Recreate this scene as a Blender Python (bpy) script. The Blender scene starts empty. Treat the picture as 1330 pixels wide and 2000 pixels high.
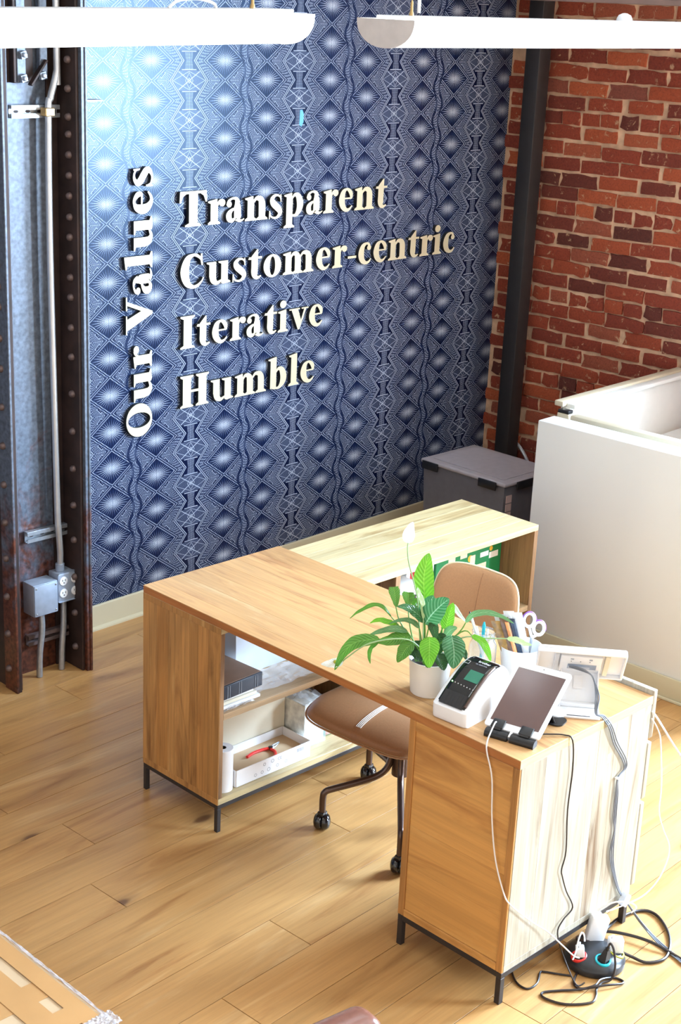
import bpy, bmesh, math, random
from mathutils import Vector, Matrix, noise
D = bpy.data
SC = bpy.context.scene
COL = SC.collection
R = random.Random(7)

# ------------------------------------------------------------------ camera
cam_d = D.cameras.new('camera')
cam = D.objects.new('camera', cam_d)
COL.objects.link(cam)
cam_d.sensor_fit = 'VERTICAL'
cam_d.sensor_height = 36.0
cam_d.lens = 52.875
cam_d.clip_start = 0.05
cam_d.clip_end = 100
cam.matrix_world = Matrix(((0.708386, 0.19682, -0.677828, -2.87346),
                           (-0.704473, 0.256567, -0.661734, -3.70344),
                           (0.043665, 0.946275, 0.320403, 2.61776),
                           (0, 0, 0, 1)))
SC.camera = cam
# ------------------------------------------------------------------ world, lights, exposure
world = D.worlds.new('world')
SC.world = world
world.use_nodes = True
bg = world.node_tree.nodes['Background']
bg.inputs[0].default_value = (1.0, 0.97, 0.94, 1)
bg.inputs[1].default_value = 1.2
SC.view_settings.view_transform = 'Standard'
SC.view_settings.look = 'None'
SC.view_settings.gamma = 1.0
SC.view_settings.use_curve_mapping = False
SC.view_settings.exposure = 0.31

WA = 0.04466                       # the room is turned a little against the desk
CW, SW = math.cos(WA), math.sin(WA)


def RF(a, b, z=0.0):
    """room frame -> world"""
    return Vector((a * CW - b * SW, a * SW + b * CW, z))


def area(name, loc, target, sx, sy, power, color):
    l = D.lights.new(name, 'AREA')
    l.shape = 'RECTANGLE'
    l.size = sx
    l.size_y = sy
    l.energy = power
    l.color = color
    o = D.objects.new(name, l)
    COL.objects.link(o)
    o.location = loc
    d = Vector(target) - Vector(loc)
    o.rotation_euler = d.to_track_quat('-Z', 'Y').to_euler()
    return o


# daylight through the two tall windows in the brick wall (to the right, outside the frame)
area('window_daylight', RF(3.75, -2.38, 2.30), RF(0, -2.38, 1.95), 1.35, 1.75, 980, (0.55, 0.76, 1.0))
area('window_daylight', RF(3.75, -5.2, 1.95), RF(0, -5.2, 1.6), 1.5, 2.5, 980, (0.62, 0.81, 1.0))

# ------------------------------------------------------------------ helpers


def srgb(r, g, b):
    def f(c):
        c /= 255.0
        return c / 12.92 if c <= 0.04045 else ((c + 0.055) / 1.055) ** 2.4
    return (f(r), f(g), f(b), 1.0)


class B:
    """collects shapes into one mesh"""

    def __init__(s):
        s.v = []
        s.f = []
        s.m = []

    def add(s, verts, faces, mi=0):
        n = len(s.v)
        s.v += [tuple(v) for v in verts]
        s.f += [tuple(i + n for i in f) for f in faces]
        s.m += [mi] * len(faces)
        return s

    def bm(s, bm, mi=0, M=None):
        if M is not None:
            bmesh.ops.transform(bm, matrix=M, verts=bm.verts)
        bm.verts.index_update()
        s.add([v.co[:] for v in bm.verts], [[v.index for v in f.verts] for f in bm.faces], mi)
        bm.free()
        return s

    def box(s, x0, x1, y0, y1, z0, z1, bev=0.0, seg=1, mi=0, M=None):
        bm = bmesh.new()
        bmesh.ops.create_cube(bm, size=1)
        bmesh.ops.transform(bm, matrix=Matrix.Translation(((x0 + x1) / 2, (y0 + y1) / 2, (z0 + z1) / 2)) @ Matrix.Diagonal((abs(x1 - x0), abs(y1 - y0), abs(z1 - z0), 1)), verts=bm.verts)
        if bev > 0:
            bmesh.ops.bevel(bm, geom=list(bm.edges), offset=bev, segments=seg, affect='EDGES', profile=0.5)
        return s.bm(bm, mi, M)

    def hexa(s, p, mi=0):
        """8 corners: bottom 4 ccw, top 4 ccw"""
        return s.add(p, [(0, 3, 2, 1), (4, 5, 6, 7), (0, 1, 5, 4), (1, 2, 6, 5), (2, 3, 7, 6), (3, 0, 4, 7)], mi)

    def prism(s, poly, z0, z1, M=None, mi=0):
        n = len(poly)
        v = [(x, y, z0) for x, y in poly] + [(x, y, z1) for x, y in poly]
        if M is not None:
            v = [(M @ Vector(q))[:] for q in v]
        f = [tuple(range(n - 1, -1, -1)), tuple(range(n, 2 * n))] + [(i, (i + 1) % n, (i + 1) % n + n, i + n) for i in range(n)]
        return s.add(v, f, mi)

    def lathe(s, prof, c=(0, 0, 0), n=32, M=None, mi=0, cap=True):
        v = []
        f = []
        for r, z in prof:
            for k in range(n):
                a = 2 * math.pi * k / n
                v.append((r * math.cos(a), r * math.sin(a), z))
        for i in range(len(prof) - 1):
            for k in range(n):
                k2 = (k + 1) % n
                f.append((i * n + k, i * n + k2, (i + 1) * n + k2, (i + 1) * n + k))
        if cap:
            f.append(tuple(range(n - 1, -1, -1)))
            f.append(tuple((len(prof) - 1) * n + k for k in range(n)))
        T = Matrix.Translation(c)
        if M is not None:
            T = T @ M
        return s.add([(T @ Vector(q))[:] for q in v], f, mi)

    def tube(s, pts, r, n=8, smooth=0, mi=0, cap=True):
        P = [Vector(q) for q in pts]
        if smooth:
            P = spline(P, smooth)
        rr = r if isinstance(r, (list, tuple)) else None
        v = []
        f = []
        up = None
        for i, q in enumerate(P):
            t = (P[min(i + 1, len(P) - 1)] - P[max(i - 1, 0)])
            if t.length < 1e-9:
                t = Vector((0, 0, 1))
            t.normalize()
            if up is None:
                up = Vector((0, 0, 1)) if abs(t.z) < .9 else Vector((1, 0, 0))
            a = t.cross(up)
            if a.length < 1e-6:
                a = t.orthogonal()
            a.normalize()
            b = a.cross(t).normalized()
            up = b
            rad = r if rr is None else rr[0] + (rr[-1] - rr[0]) * i / (len(P) - 1)
            for k in range(n):
                an = 2 * math.pi * k / n
                v.append((q + a * math.cos(an) * rad + b * math.sin(an) * rad)[:])
        for i in range(len(P) - 1):
            for k in range(n):
                k2 = (k + 1) % n
                f.append((i * n + k, i * n + k2, (i + 1) * n + k2, (i + 1) * n + k))
        if cap:
            f.append(tuple(range(n - 1, -1, -1)))
            f.append(tuple((len(P) - 1) * n + k for k in range(n)))
        return s.add(v, f, mi)

    def ball(s, c, r, mi=0, seg=12, sc=(1, 1, 1), M=None):
        bm = bmesh.new()
        bmesh.ops.create_uvsphere(bm, u_segments=seg, v_segments=max(6, seg * 2 // 3), radius=r)
        T = Matrix.Translation(c)
        if M is not None:
            T = T @ M
        return s.bm(bm, mi, T @ Matrix.Diagonal((*sc, 1)))

    def grid(s, fn, nu, nv, mi=0):
        v = [tuple(fn(i / nu, j / nv)) for j in range(nv + 1) for i in range(nu + 1)]
        f = [(j * (nu + 1) + i, j * (nu + 1) + i + 1, (j + 1) * (nu + 1) + i + 1, (j + 1) * (nu + 1) + i) for j in range(nv) for i in range(nu)]
        return s.add(v, f, mi)


def spline(P, n):
    out = []
    m = len(P)
    for i in range(m - 1):
        p0 = P[max(i - 1, 0)]
        p1 = P[i]
        p2 = P[i + 1]
        p3 = P[min(i + 2, m - 1)]
        for k in range(n):
            t = k / n
            out.append(0.5 * ((2 * p1) + (p2 - p0) * t + (2 * p0 - 5 * p1 + 4 * p2 - p3) * t * t + (3 * p1 - p0 - 3 * p2 + p3) * t ** 3))
    out.append(P[-1])
    return out


WM = {}


def wmat(o):
    return WM.get(o.name, Matrix.Identity(4))


def obj(name, b, mats, parent=None, world=False, ang=35, smooth=True):
    """link the collected shapes as one mesh object; world=True: the shapes are in world coordinates"""
    me = D.meshes.new(name)
    v = b.v
    if world and parent is not None:
        inv = wmat(parent).inverted()
        v = [(inv @ Vector(q))[:] for q in v]
    me.from_pydata(v, [], b.f)
    if not isinstance(mats, (list, tuple)):
        mats = [mats]
    for m in mats:
        me.materials.append(m)
    me.polygons.foreach_set('material_index', b.m)
    bm = bmesh.new()
    bm.from_mesh(me)
    bmesh.ops.recalc_face_normals(bm, faces=bm.faces)
    bm.to_mesh(me)
    bm.free()
    if smooth:
        me.shade_smooth()
        me.set_sharp_from_angle(angle=math.radians(ang))
    me.update()
    o = D.objects.new(name, me)
    COL.objects.link(o)
    if parent is not None:
        o.parent = parent
        WM[o.name] = wmat(parent)
    return o


def recenter(o):
    """put a one-mesh thing's origin at its base"""
    me = o.data
    xs = [v.co for v in me.vertices]
    c = Vector(((min(v.x for v in xs) + max(v.x for v in xs)) / 2, (min(v.y for v in xs) + max(v.y for v in xs)) / 2, min(v.z for v in xs)))
    me.transform(Matrix.Translation(-c))
    o.location = c
    return o


def tag(o, label, cat, group=None, kind=None):
    o['label'] = label
    o['category'] = cat
    if group:
        o['group'] = group
    if kind:
        o['kind'] = kind
    return o


def thing(name, label, cat, loc=(0, 0, 0), rz=0.0, group=None, M=None):
    o = D.objects.new(name, None)
    COL.objects.link(o)
    o.empty_display_size = 0.05
    mw = Matrix.Translation(loc) @ Matrix.Rotation(rz, 4, 'Z') if M is None else M
    o.matrix_basis = mw
    WM[o.name] = mw
    return tag(o, label, cat, group)


def single(name, b, mats, label, cat, group=None, kind=None, **k):
    return tag(recenter(obj(name, b, mats, **k)), label, cat, group, kind)


def struct(name, b, mats, room=True, **k):
    o = obj(name, b, mats, **k)
    o['kind'] = 'structure'
    if room:
        o.rotation_euler = (0, 0, WA)
        WM[o.name] = Matrix.Rotation(WA, 4, 'Z')
    return o


def text_b(s, size, ex=0.0004, M=None, spacing=1.0):
    """lettering as mesh"""
    cu = D.curves.new('txt', 'FONT')
    cu.body = s
    cu.size = size
    cu.extrude = ex
    cu.space_character = spacing
    cu.resolution_u = 2
    o = D.objects.new('txt', cu)
    COL.objects.link(o)
    dg = bpy.context.evaluated_depsgraph_get()
    dg.update()
    me = D.meshes.new_from_object(o.evaluated_get(dg))
    b = B()
    T = M or Matrix.Identity(4)
    b.add([(T @ v.co)[:] for v in me.vertices], [tuple(p.vertices) for p in me.polygons])
    D.objects.remove(o)
    D.curves.remove(cu)
    D.meshes.remove(me)
    return b


# ------------------------------------------------------------------ node expressions


class X:
    nt = None

    def __init__(s, k):
        s.k = k

    @staticmethod
    def m(op, *a):
        n = X.nt.nodes.new('ShaderNodeMath')
        n.operation = op
        for i, q in enumerate(a):
            if isinstance(q, X):
                X.nt.links.new(q.k, n.inputs[i])
            else:
                n.inputs[i].default_value = q
        return X(n.outputs[0])

    def __add__(s, o): return X.m('ADD', s, o)
    __radd__ = __add__
    def __sub__(s, o): return X.m('SUBTRACT', s, o)
    def __rsub__(s, o): return X.m('SUBTRACT', o, s)
    def __mul__(s, o): return X.m('MULTIPLY', s, o)
    __rmul__ = __mul__
    def __truediv__(s, o): return X.m('DIVIDE', s, o)
    def __neg__(s): return X.m('MULTIPLY', s, -1.0)
    def lt(s, o): return X.m('LESS_THAN', s, o)
    def gt(s, o): return X.m('GREATER_THAN', s, o)
    def abs(s): return X.m('ABSOLUTE', s)
    def sin(s): return X.m('SINE', s)
    def fract(s): return X.m('FRACT', s)
    def floor(s): return X.m('FLOOR', s)
    def mod(s, o): return X.m('FLOORED_MODULO', s, o)
    def max(s, o): return X.m('MAXIMUM', s, o)
    def min(s, o): return X.m('MINIMUM', s, o)
    def sqrt(s): return X.m('SQRT', s)
    def pow(s, o): return X.m('POWER', s, o)
    def atan2(s, o): return X.m('ARCTAN2', s, o)

    def near(s, w):
        """soft pulse: 1 at 0, 0 at |s|>=w"""
        return (1.0 - s.abs() / w).max(0.0)

    def clamp(s): return s.max(0.0).min(1.0)


def new_mat(name):
    m = D.materials.new(name)
    m.use_nodes = True
    nt = m.node_tree
    return m, nt, nt.nodes['Principled BSDF']


def mixc(nt, fac, a, b, mode='MIX'):
    n = nt.nodes.new('ShaderNodeMix')
    n.data_type = 'RGBA'
    n.blend_type = mode
    for idx, q in ((0, fac), (6, a), (7, b)):
        if hasattr(q, 'is_output') or isinstance(q, bpy.types.NodeSocket):
            nt.links.new(q, n.inputs[idx])
        else:
            n.inputs[idx].default_value = q
    return n.outputs[2]


def noise_n(nt, vec, scale, detail=3, rough=.5, dist=0.0):
    n = nt.nodes.new('ShaderNodeTexNoise')
    n.inputs['Scale'].default_value = scale
    n.inputs['Detail'].default_value = detail
    n.inputs['Roughness'].default_value = rough
    n.inputs['Distortion'].default_value = dist
    if vec is not None:
        nt.links.new(vec, n.inputs['Vector'])
    return n.outputs['Fac']


def ramp(nt, fac, stops, interp='LINEAR'):
    n = nt.nodes.new('ShaderNodeValToRGB')
    cr = n.color_ramp
    cr.interpolation = interp
    while len(cr.elements) < len(stops):
        cr.elements.new(0.5)
    for e, (p, c) in zip(cr.elements, stops):
        e.position = p
        e.color = c if len(c) == 4 else (*c, 1)
    nt.links.new(fac, n.inputs[0])
    return n.outputs[0]


def coords(nt, scale=(1, 1, 1), rnd=0.0):
    tc = nt.nodes.new('ShaderNodeTexCoord')
    mp = nt.nodes.new('ShaderNodeMapping')
    mp.inputs['Scale'].default_value = scale
    nt.links.new(tc.outputs['Object'], mp.inputs['Vector'])
    out = mp.outputs[0]
    if rnd:
        oi = nt.nodes.new('ShaderNodeObjectInfo')
        ad = nt.nodes.new('ShaderNodeVectorMath')
        ad.operation = 'MULTIPLY_ADD'
        cb = nt.nodes.new('ShaderNodeCombineXYZ')
        for i in range(3):
            nt.links.new(oi.outputs['Random'], cb.inputs[i])
        nt.links.new(cb.outputs[0], ad.inputs[0])
        ad.inputs[1].default_value = (rnd, rnd * .37, rnd * .73)
        nt.links.new(out, ad.inputs[2])
        out = ad.outputs[0]
    return out


def bump(nt, bsdf, h, strength=.3, dist=.002):
    n = nt.nodes.new('ShaderNodeBump')
    n.inputs['Strength'].default_value = strength
    n.inputs['Distance'].default_value = dist
    nt.links.new(h, n.inputs['Height'])
    nt.links.new(n.outputs[0], bsdf.inputs['Normal'])


def mat(name, c, rough=.5, metal=0.0, var=.08, nscale=18, bmp=0.0, spec=.5, trans=0.0, alpha=1.0, emit=None, es=1.0, coat=0.0):
    m, nt, p = new_mat(name)
    v = coords(nt)
    n = noise_n(nt, v, nscale, 4)
    c = tuple(c)
    a = tuple(min(1, q * (1 - var)) for q in c[:3]) + (1,)
    b = tuple(min(1, q * (1 + var)) for q in c[:3]) + (1,)
    nt.links.new(ramp(nt, n, [(.3, a), (.7, b)]), p.inputs['Base Color'])
    p.inputs['Roughness'].default_value = rough
    p.inputs['Metallic'].default_value = metal
    p.inputs['Specular IOR Level'].default_value = spec
    p.inputs['Transmission Weight'].default_value = trans
    p.inputs['Alpha'].default_value = alpha
    p.inputs['Coat Weight'].default_value = coat
    if emit:
        p.inputs['Emission Color'].default_value = emit
        p.inputs['Emission Strength'].default_value = es
    if bmp:
        bump(nt, p, n, bmp)
    return m


def wood(name, cols, axis=0, rough=.45, rnd=20.0, grain=1.0, knots=0.0, tint=.12, sc=1.0, bmp=.06):
    m, nt, p = new_mat(name)
    s = [7.0 * sc, 7.0 * sc, 7.0 * sc]
    s[axis] = 0.9 * sc
    v = coords(nt, tuple(s), rnd)
    n1 = noise_n(nt, v, 1.3, 5, .6, 1.6)
    s2 = [70.0 * sc] * 3
    s2[axis] = 2.2 * sc
    v2 = coords(nt, tuple(s2), rnd)
    n2 = noise_n(nt, v2, 1.5, 4, .65, .4)
    base = ramp(nt, n1, [(.28, cols[0]), (.46, cols[1]), (.58, cols[1]), (.76, cols[2])])
    g = ramp(nt, n2, [(.3, (1 - .28 * grain,) * 3), (.62, (1.0, 1.0, 1.0))])
    c = mixc(nt, 1.0, base, g, 'MULTIPLY')
    # cathedral figure: stretched rings
    w = nt.nodes.new('ShaderNodeTexWave')
    w.wave_type = 'RINGS'
    w.inputs['Scale'].default_value = .55
    w.inputs['Distortion'].default_value = 9
    w.inputs['Detail'].default_value = 3
    w.inputs['Detail Scale'].default_value = .8
    nt.links.new(v, w.inputs['Vector'])
    wf = ramp(nt, w.outputs['Fac'], [(0.0, (1 - .16 * grain,) * 3), (.35, (1.0, 1.0, 1.0))])
    c = mixc(nt, 1.0, c, wf, 'MULTIPLY')
    if knots:
        sk = [5.0] * 3
        sk[axis] = 2.2
        vk = coords(nt, tuple(sk), rnd)
        vo = nt.nodes.new('ShaderNodeTexVoronoi')
        vo.inputs['Scale'].default_value = .95
        nt.links.new(vk, vo.inputs['Vector'])
        kf = ramp(nt, vo.outputs['Distance'], [(0.0, (1, 1, 1)), (.06, (.9, .9, .9)), (.10, (.3, .3, .3)), (.20, (0, 0, 0))])
        kk = nt.nodes.new('ShaderNodeMath')
        kk.operation = 'MULTIPLY'
        nt.links.new(kf, kk.inputs[0])
        kk.inputs[1].default_value = knots
        c = mixc(nt, kk.outputs[0], c, srgb(92, 58, 36))
    if tint and rnd:
        oi = nt.nodes.new('ShaderNodeObjectInfo')
        tr = ramp(nt, oi.outputs['Random'], [(0.0, (1 - tint, 1 - tint * 1.15, 1 - tint * 1.4)), (.5, (1, 1, 1)), (1.0, (min(1, 1 - tint * .3), 1 - tint * .6, 1 - tint))])
        c = mixc(nt, 1.0, c, tr, 'MULTIPLY')
    nt.links.new(c, p.inputs['Base Color'])
    p.inputs['Roughness'].default_value = rough
    bump(nt, p, n2, bmp, .001)
    return m


def worn_steel(name):
    """old painted and rusty riveted steel"""
    m, nt, p = new_mat(name)
    v = coords(nt)
    n = noise_n(nt, v, 9, 6, .65, .6)
    f = noise_n(nt, v, 60, 3)
    tc = nt.nodes.new('ShaderNodeTexCoord')
    sp = nt.nodes.new('ShaderNodeSeparateXYZ')
    nt.links.new(tc.outputs['Object'], sp.inputs[0])
    X.nt = nt
    low = (1.0 - X(sp.outputs[2]) / 1.1).max(0.0)          # bare rust creeps up from the foot
    k = (X(n) * 1.5 + low * .75 - .95).max(0.0) * 3.0
    c = mixc(nt, k.min(1.0).k, ramp(nt, f, [(.3, srgb(76, 84, 96)), (.7, srgb(106, 116, 132))]), ramp(nt, f, [(.25, srgb(46, 24, 18)), (.75, srgb(118, 66, 48))]))
    nt.links.new(c, p.inputs['Base Color'])
    p.inputs['Roughness'].default_value = .42
    p.inputs['Metallic'].default_value = .25
    bump(nt, p, n, .25, .003)
    return m


M_ = {}
M_['floor'] = wood('oak_floor', (srgb(164, 114, 66), srgb(196, 150, 94), srgb(212, 172, 120)), 0, .40, 31, .6, .95, .12, .8)
M_['desk'] = wood('mango_top', (srgb(158, 108, 68), srgb(204, 158, 106), srgb(222, 186, 138)), 1, .42, 17, .7, 0, .13)
M_['desk_edge_shade'] = wood('mango_edge_shade', (srgb(140, 80, 36), srgb(178, 112, 58), srgb(196, 136, 78)), 1, .5, 0, .9, 0, 0)  # warm shade along the desk edge put into darker, oranger tones
M_['shelf_top'] = wood('mango_pale', (srgb(160, 130, 82), srgb(206, 188, 144), srgb(222, 210, 174)), 0, .4, 13, .8, 0, .12)
M_['shelf_in'] = wood('mango_inner', (srgb(140, 108, 78), srgb(184, 152, 114), srgb(208, 184, 146)), 0, .55, 0, .9, 0, 0)
M_['side_v'] = wood('mango_side', (srgb(136, 88, 46), srgb(196, 144, 84), srgb(222, 180, 120)), 2, .5, 23, 1.2, 0, .26)
M_['side_v_lit'] = wood('mango_side_lit', (srgb(116, 88, 60), srgb(182, 174, 156), srgb(204, 200, 190)), 2, .5, 27, .9, 0, .10)  # lit copy of the side wood: daylight put into the paler tones
M_['panel_h'] = wood('mango_panel', (srgb(164, 106, 54), srgb(212, 158, 90), srgb(228, 186, 120)), 1, .45, 19, .55, 0, .10, .7)
M_['inner_v'] = wood('mango_inner_v', (srgb(96, 66, 44), srgb(160, 122, 86), srgb(196, 164, 122)), 2, .55, 5, 1.2, 0, 0)
M_['black_metal'] = mat('black_metal', srgb(52, 48, 48), .42, .3)
M_['steel'] = worn_steel('worn_steel')
M_['rust'] = mat('rusted_steel', srgb(104, 88, 86), .5, .35, .3, 30, .3)
M_['rust_and_shade'] = mat('dark_rust_and_shade', srgb(52, 36, 32), .6, .2, .45, 12, .3)
M_['galv'] = mat('galvanised', srgb(176, 182, 190), .38, .75, .15, 40, .1)
M_['conduit'] = mat('conduit', srgb(205, 208, 212), .3, .6, .08)
M_['boxgrey'] = mat('grey_box', srgb(160, 172, 190), .42, .3, .1, 30)
M_['white'] = mat('white_plastic', srgb(236, 238, 242), .35, 0, .02)
M_['white_m'] = mat('white_matt', srgb(226, 226, 222), .6, 0, .02)
M_['cream'] = mat('baseboard_paint', srgb(202, 192, 162), .5, 0, .03, 5)
M_['partition'] = mat('partition_paint', srgb(228, 229, 228), .55, 0, .02, 3)
M_['beige'] = mat('beige_laminate', srgb(206, 194, 168), .5, 0, .03)
M_['letter'] = mat('letter_face', srgb(240, 228, 192), .3, .35, .03, 8)
M_['letter_side_shade'] = mat('letter_side_shade', srgb(40, 40, 40), .5, .2)  # shade on the letter sides, put into a near-black colour
M_['black'] = mat('black_plastic', srgb(26, 26, 28), .35, 0, .1)
M_['black_gloss'] = mat('black_gloss', srgb(16, 18, 20), .08, 0, .1, coat=.5)
M_['dark_rubber'] = mat('dark_rubber', srgb(36, 34, 34), .55)
M_['leather'] = mat('tan_leather', srgb(160, 116, 80), .33, 0, .06, 160, .12)
M_['leather_back'] = mat('tan_leather_back', srgb(192, 148, 108), .5, 0, .05, 160, .12)
M_['stitch'] = mat('stitch', srgb(222, 216, 204), .7)
M_['piping'] = mat('cream_piping', srgb(240, 228, 196), .6)
M_['bronze'] = mat('bronze_tube', srgb(92, 76, 70), .28, .85, .05)
M_['caster'] = mat('caster', srgb(22, 22, 26), .12, .1, .1, coat=.6)
M_['pot'] = mat('pot_white', srgb(232, 228, 222), .4, 0, .02)
M_['soil'] = mat('soil', srgb(46, 34, 26), .9, 0, .4, 60, .8)
M_['paper'] = mat('paper', srgb(236, 236, 238), .6, 0, .02)
M_['cardboard'] = mat('cardboard', srgb(206, 178, 142), .7, 0, .06, 6)
M_['tape'] = mat('brown_tape', srgb(196, 150, 98), .28, 0, .06, 6)
M_['cable_b'] = mat('black_cable', srgb(38, 28, 26), .3)
M_['cable_w'] = mat('white_cable', srgb(228, 228, 230), .35, 0, .02)
M_['cable_g'] = mat('grey_cable', srgb(112, 118, 128), .35, 0, .1)
M_['red'] = mat('red_plastic', srgb(228, 52, 44), .35)
M_['teal'] = mat('teal_plastic', srgb(34, 178, 196), .35)
M_['olive'] = mat('olive_plastic', srgb(170, 166, 44), .4)
M_['purple'] = mat('purple_plastic', srgb(150, 100, 190), .35)
M_['greenbox'] = mat('green_card', srgb(24, 128, 76), .5)
M_['yellow'] = mat('yellow_print', srgb(228, 178, 60), .5)
M_['blue'] = mat('blue_print', srgb(70, 96, 200), .4)
M_['pink'] = mat('pink_print', srgb(222, 130, 140), .4)
M_['tape_blue'] = mat('blue_tape', srgb(96, 168, 226), .6)
M_['bin'] = mat('smoky_plastic', srgb(112, 110, 116), .35, 0, .06, 30, alpha=.82)
M_['bin_lid'] = mat('smoky_lid', srgb(172, 164, 168), .42, 0, .05, 30, alpha=.93)
M_['clear'] = mat('clear_plastic', srgb(232, 238, 246), .12, 0, .02, alpha=.30)
M_['frost'] = mat('frosted_plastic', srgb(226, 232, 242), .3, 0, .02, alpha=.72)
M_['beam'] = mat('beam_steel', srgb(140, 116, 108), .6, .1, .12, 12, .2)
M_['ceiling'] = mat('ceiling_paint', srgb(222, 214, 200), .8, 0, .03)
M_['lamp_cap'] = mat('lamp_cap', srgb(196, 188, 182), .45)
M_['lamp_glow'] = mat('lamp_glow', srgb(240, 244, 250), .5, emit=(.93, .97, 1.0, 1), es=4.0)
M_['lcd'] = mat('lcd', srgb(50, 120, 96), .25, emit=(.03, .12, .09, 1), es=.3)
M_['led'] = mat('led', srgb(160, 255, 160), .3, emit=(.3, 1, .3, 1), es=3)
M_['screen'] = mat('tablet_screen', srgb(98, 74, 70), .14, 0, .03)
M_['glyph_g'] = mat('print_grey', srgb(150, 152, 160), .5)
M_['brownleather'] = mat('brown_leather', srgb(120, 78, 64), .22, 0, .1, 90, .1)
M_['binder_b'] = mat('binder_spine', srgb(44, 52, 66), .4)
M_['binder_t'] = mat('binder_top', srgb(150, 122, 104), .6)
M_['ivory'] = mat('ivory_board', srgb(226, 218, 196), .6, 0, .02)
M_['gold'] = mat('brass', srgb(190, 160, 110), .3, .6)


def glass_mat():
    m, nt, p = new_mat('jar_glass')
    p.inputs['Base Color'].default_value = (.95, .98, 1, 1)
    p.inputs['Roughness'].default_value = .04
    p.inputs['Transmission Weight'].default_value = .86
    p.inputs['IOR'].default_value = 1.38
    return m


M_['glass'] = glass_mat()


def leaf_mat(name, dark, mid, light, rough):
    m, nt, p = new_mat(name)
    at = nt.nodes.new('ShaderNodeUVMap')
    sp = nt.nodes.new('ShaderNodeSeparateXYZ')
    nt.links.new(at.outputs[0], sp.inputs[0])
    X.nt = nt
    u = X(sp.outputs[0])          # -1..1 across, stored 0..1
    t = X(sp.outputs[1])          # along
    s = (u - .5).abs() * 2.0
    ve = ((t * 11.0 - s * 2.2) * 6.2832).sin() * .5 + .5     # side veins sweep toward the tip
    c = ramp(nt, ve.k, [(0.0, tuple(dark[i] * .35 + mid[i] * .65 for i in range(4))), (.45, mid), (1.0, tuple(mid[i] * .8 + light[i] * .2 for i in range(4)))])
    mr = s.near(.07)
    c = mixc(nt, mr.k, c, light)
    n = noise_n(nt, coords(nt), 30, 2)
    c = mixc(nt, 1.0, c, ramp(nt, n, [(.3, (.82, .85, .8)), (.7, (1, 1, 1))]), 'MULTIPLY')
    nt.links.new(c, p.inputs['Base Color'])
    p.inputs['Roughness'].default_value = rough
    p.inputs['Subsurface Weight'].default_value = 0.0
    bump(nt, p, ve.k, .5, .002)
    # thin leaf: some light comes through
    tr = nt.nodes.new('ShaderNodeBsdfTranslucent')
    nt.links.new(c, tr.inputs[0])
    mx = nt.nodes.new('ShaderNodeMixShader')
    mx.inputs[0].default_value = .35
    nt.links.new(p.outputs[0], mx.inputs[1])
    nt.links.new(tr.outputs[0], mx.inputs[2])
    out = [n_ for n_ in nt.nodes if n_.type == 'OUTPUT_MATERIAL'][0]
    nt.links.new(mx.outputs[0], out.inputs[0])
    return m


LEAFM = [leaf_mat('leaf_mid', srgb(54, 106, 34), srgb(90, 148, 50), srgb(130, 182, 80), .3),
         leaf_mat('leaf_bright', srgb(80, 150, 30), srgb(116, 190, 44), srgb(160, 220, 84), .32),
         leaf_mat('leaf_gloss', srgb(30, 84, 52), srgb(62, 122, 70), srgb(150, 190, 150), .16),
         leaf_mat('leaf_pale', srgb(170, 200, 160), srgb(200, 220, 190), srgb(226, 236, 216), .35),
         leaf_mat('leaf_sage', srgb(70, 126, 76), srgb(104, 154, 96), srgb(160, 196, 146), .25),
         leaf_mat('leaf_dark', srgb(26, 64, 28), srgb(42, 88, 40), srgb(76, 124, 62), .3),
         leaf_mat('spathe_green', srgb(168, 204, 120), srgb(198, 224, 160), srgb(226, 240, 200), .4),
         leaf_mat('spathe_white', srgb(222, 230, 210), srgb(240, 244, 236), srgb(250, 250, 246), .45)]
M_['stem'] = mat('stem', srgb(96, 150, 62), .35)
M_['stem_pale'] = mat('stem_pale', srgb(150, 180, 130), .35)

# ================================================================== THE SETTING
WB = 1.2084          # wallpaper wall, room-frame b
BA = 3.478           # brick wall, room-frame a
CEIL = 4.3


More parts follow.
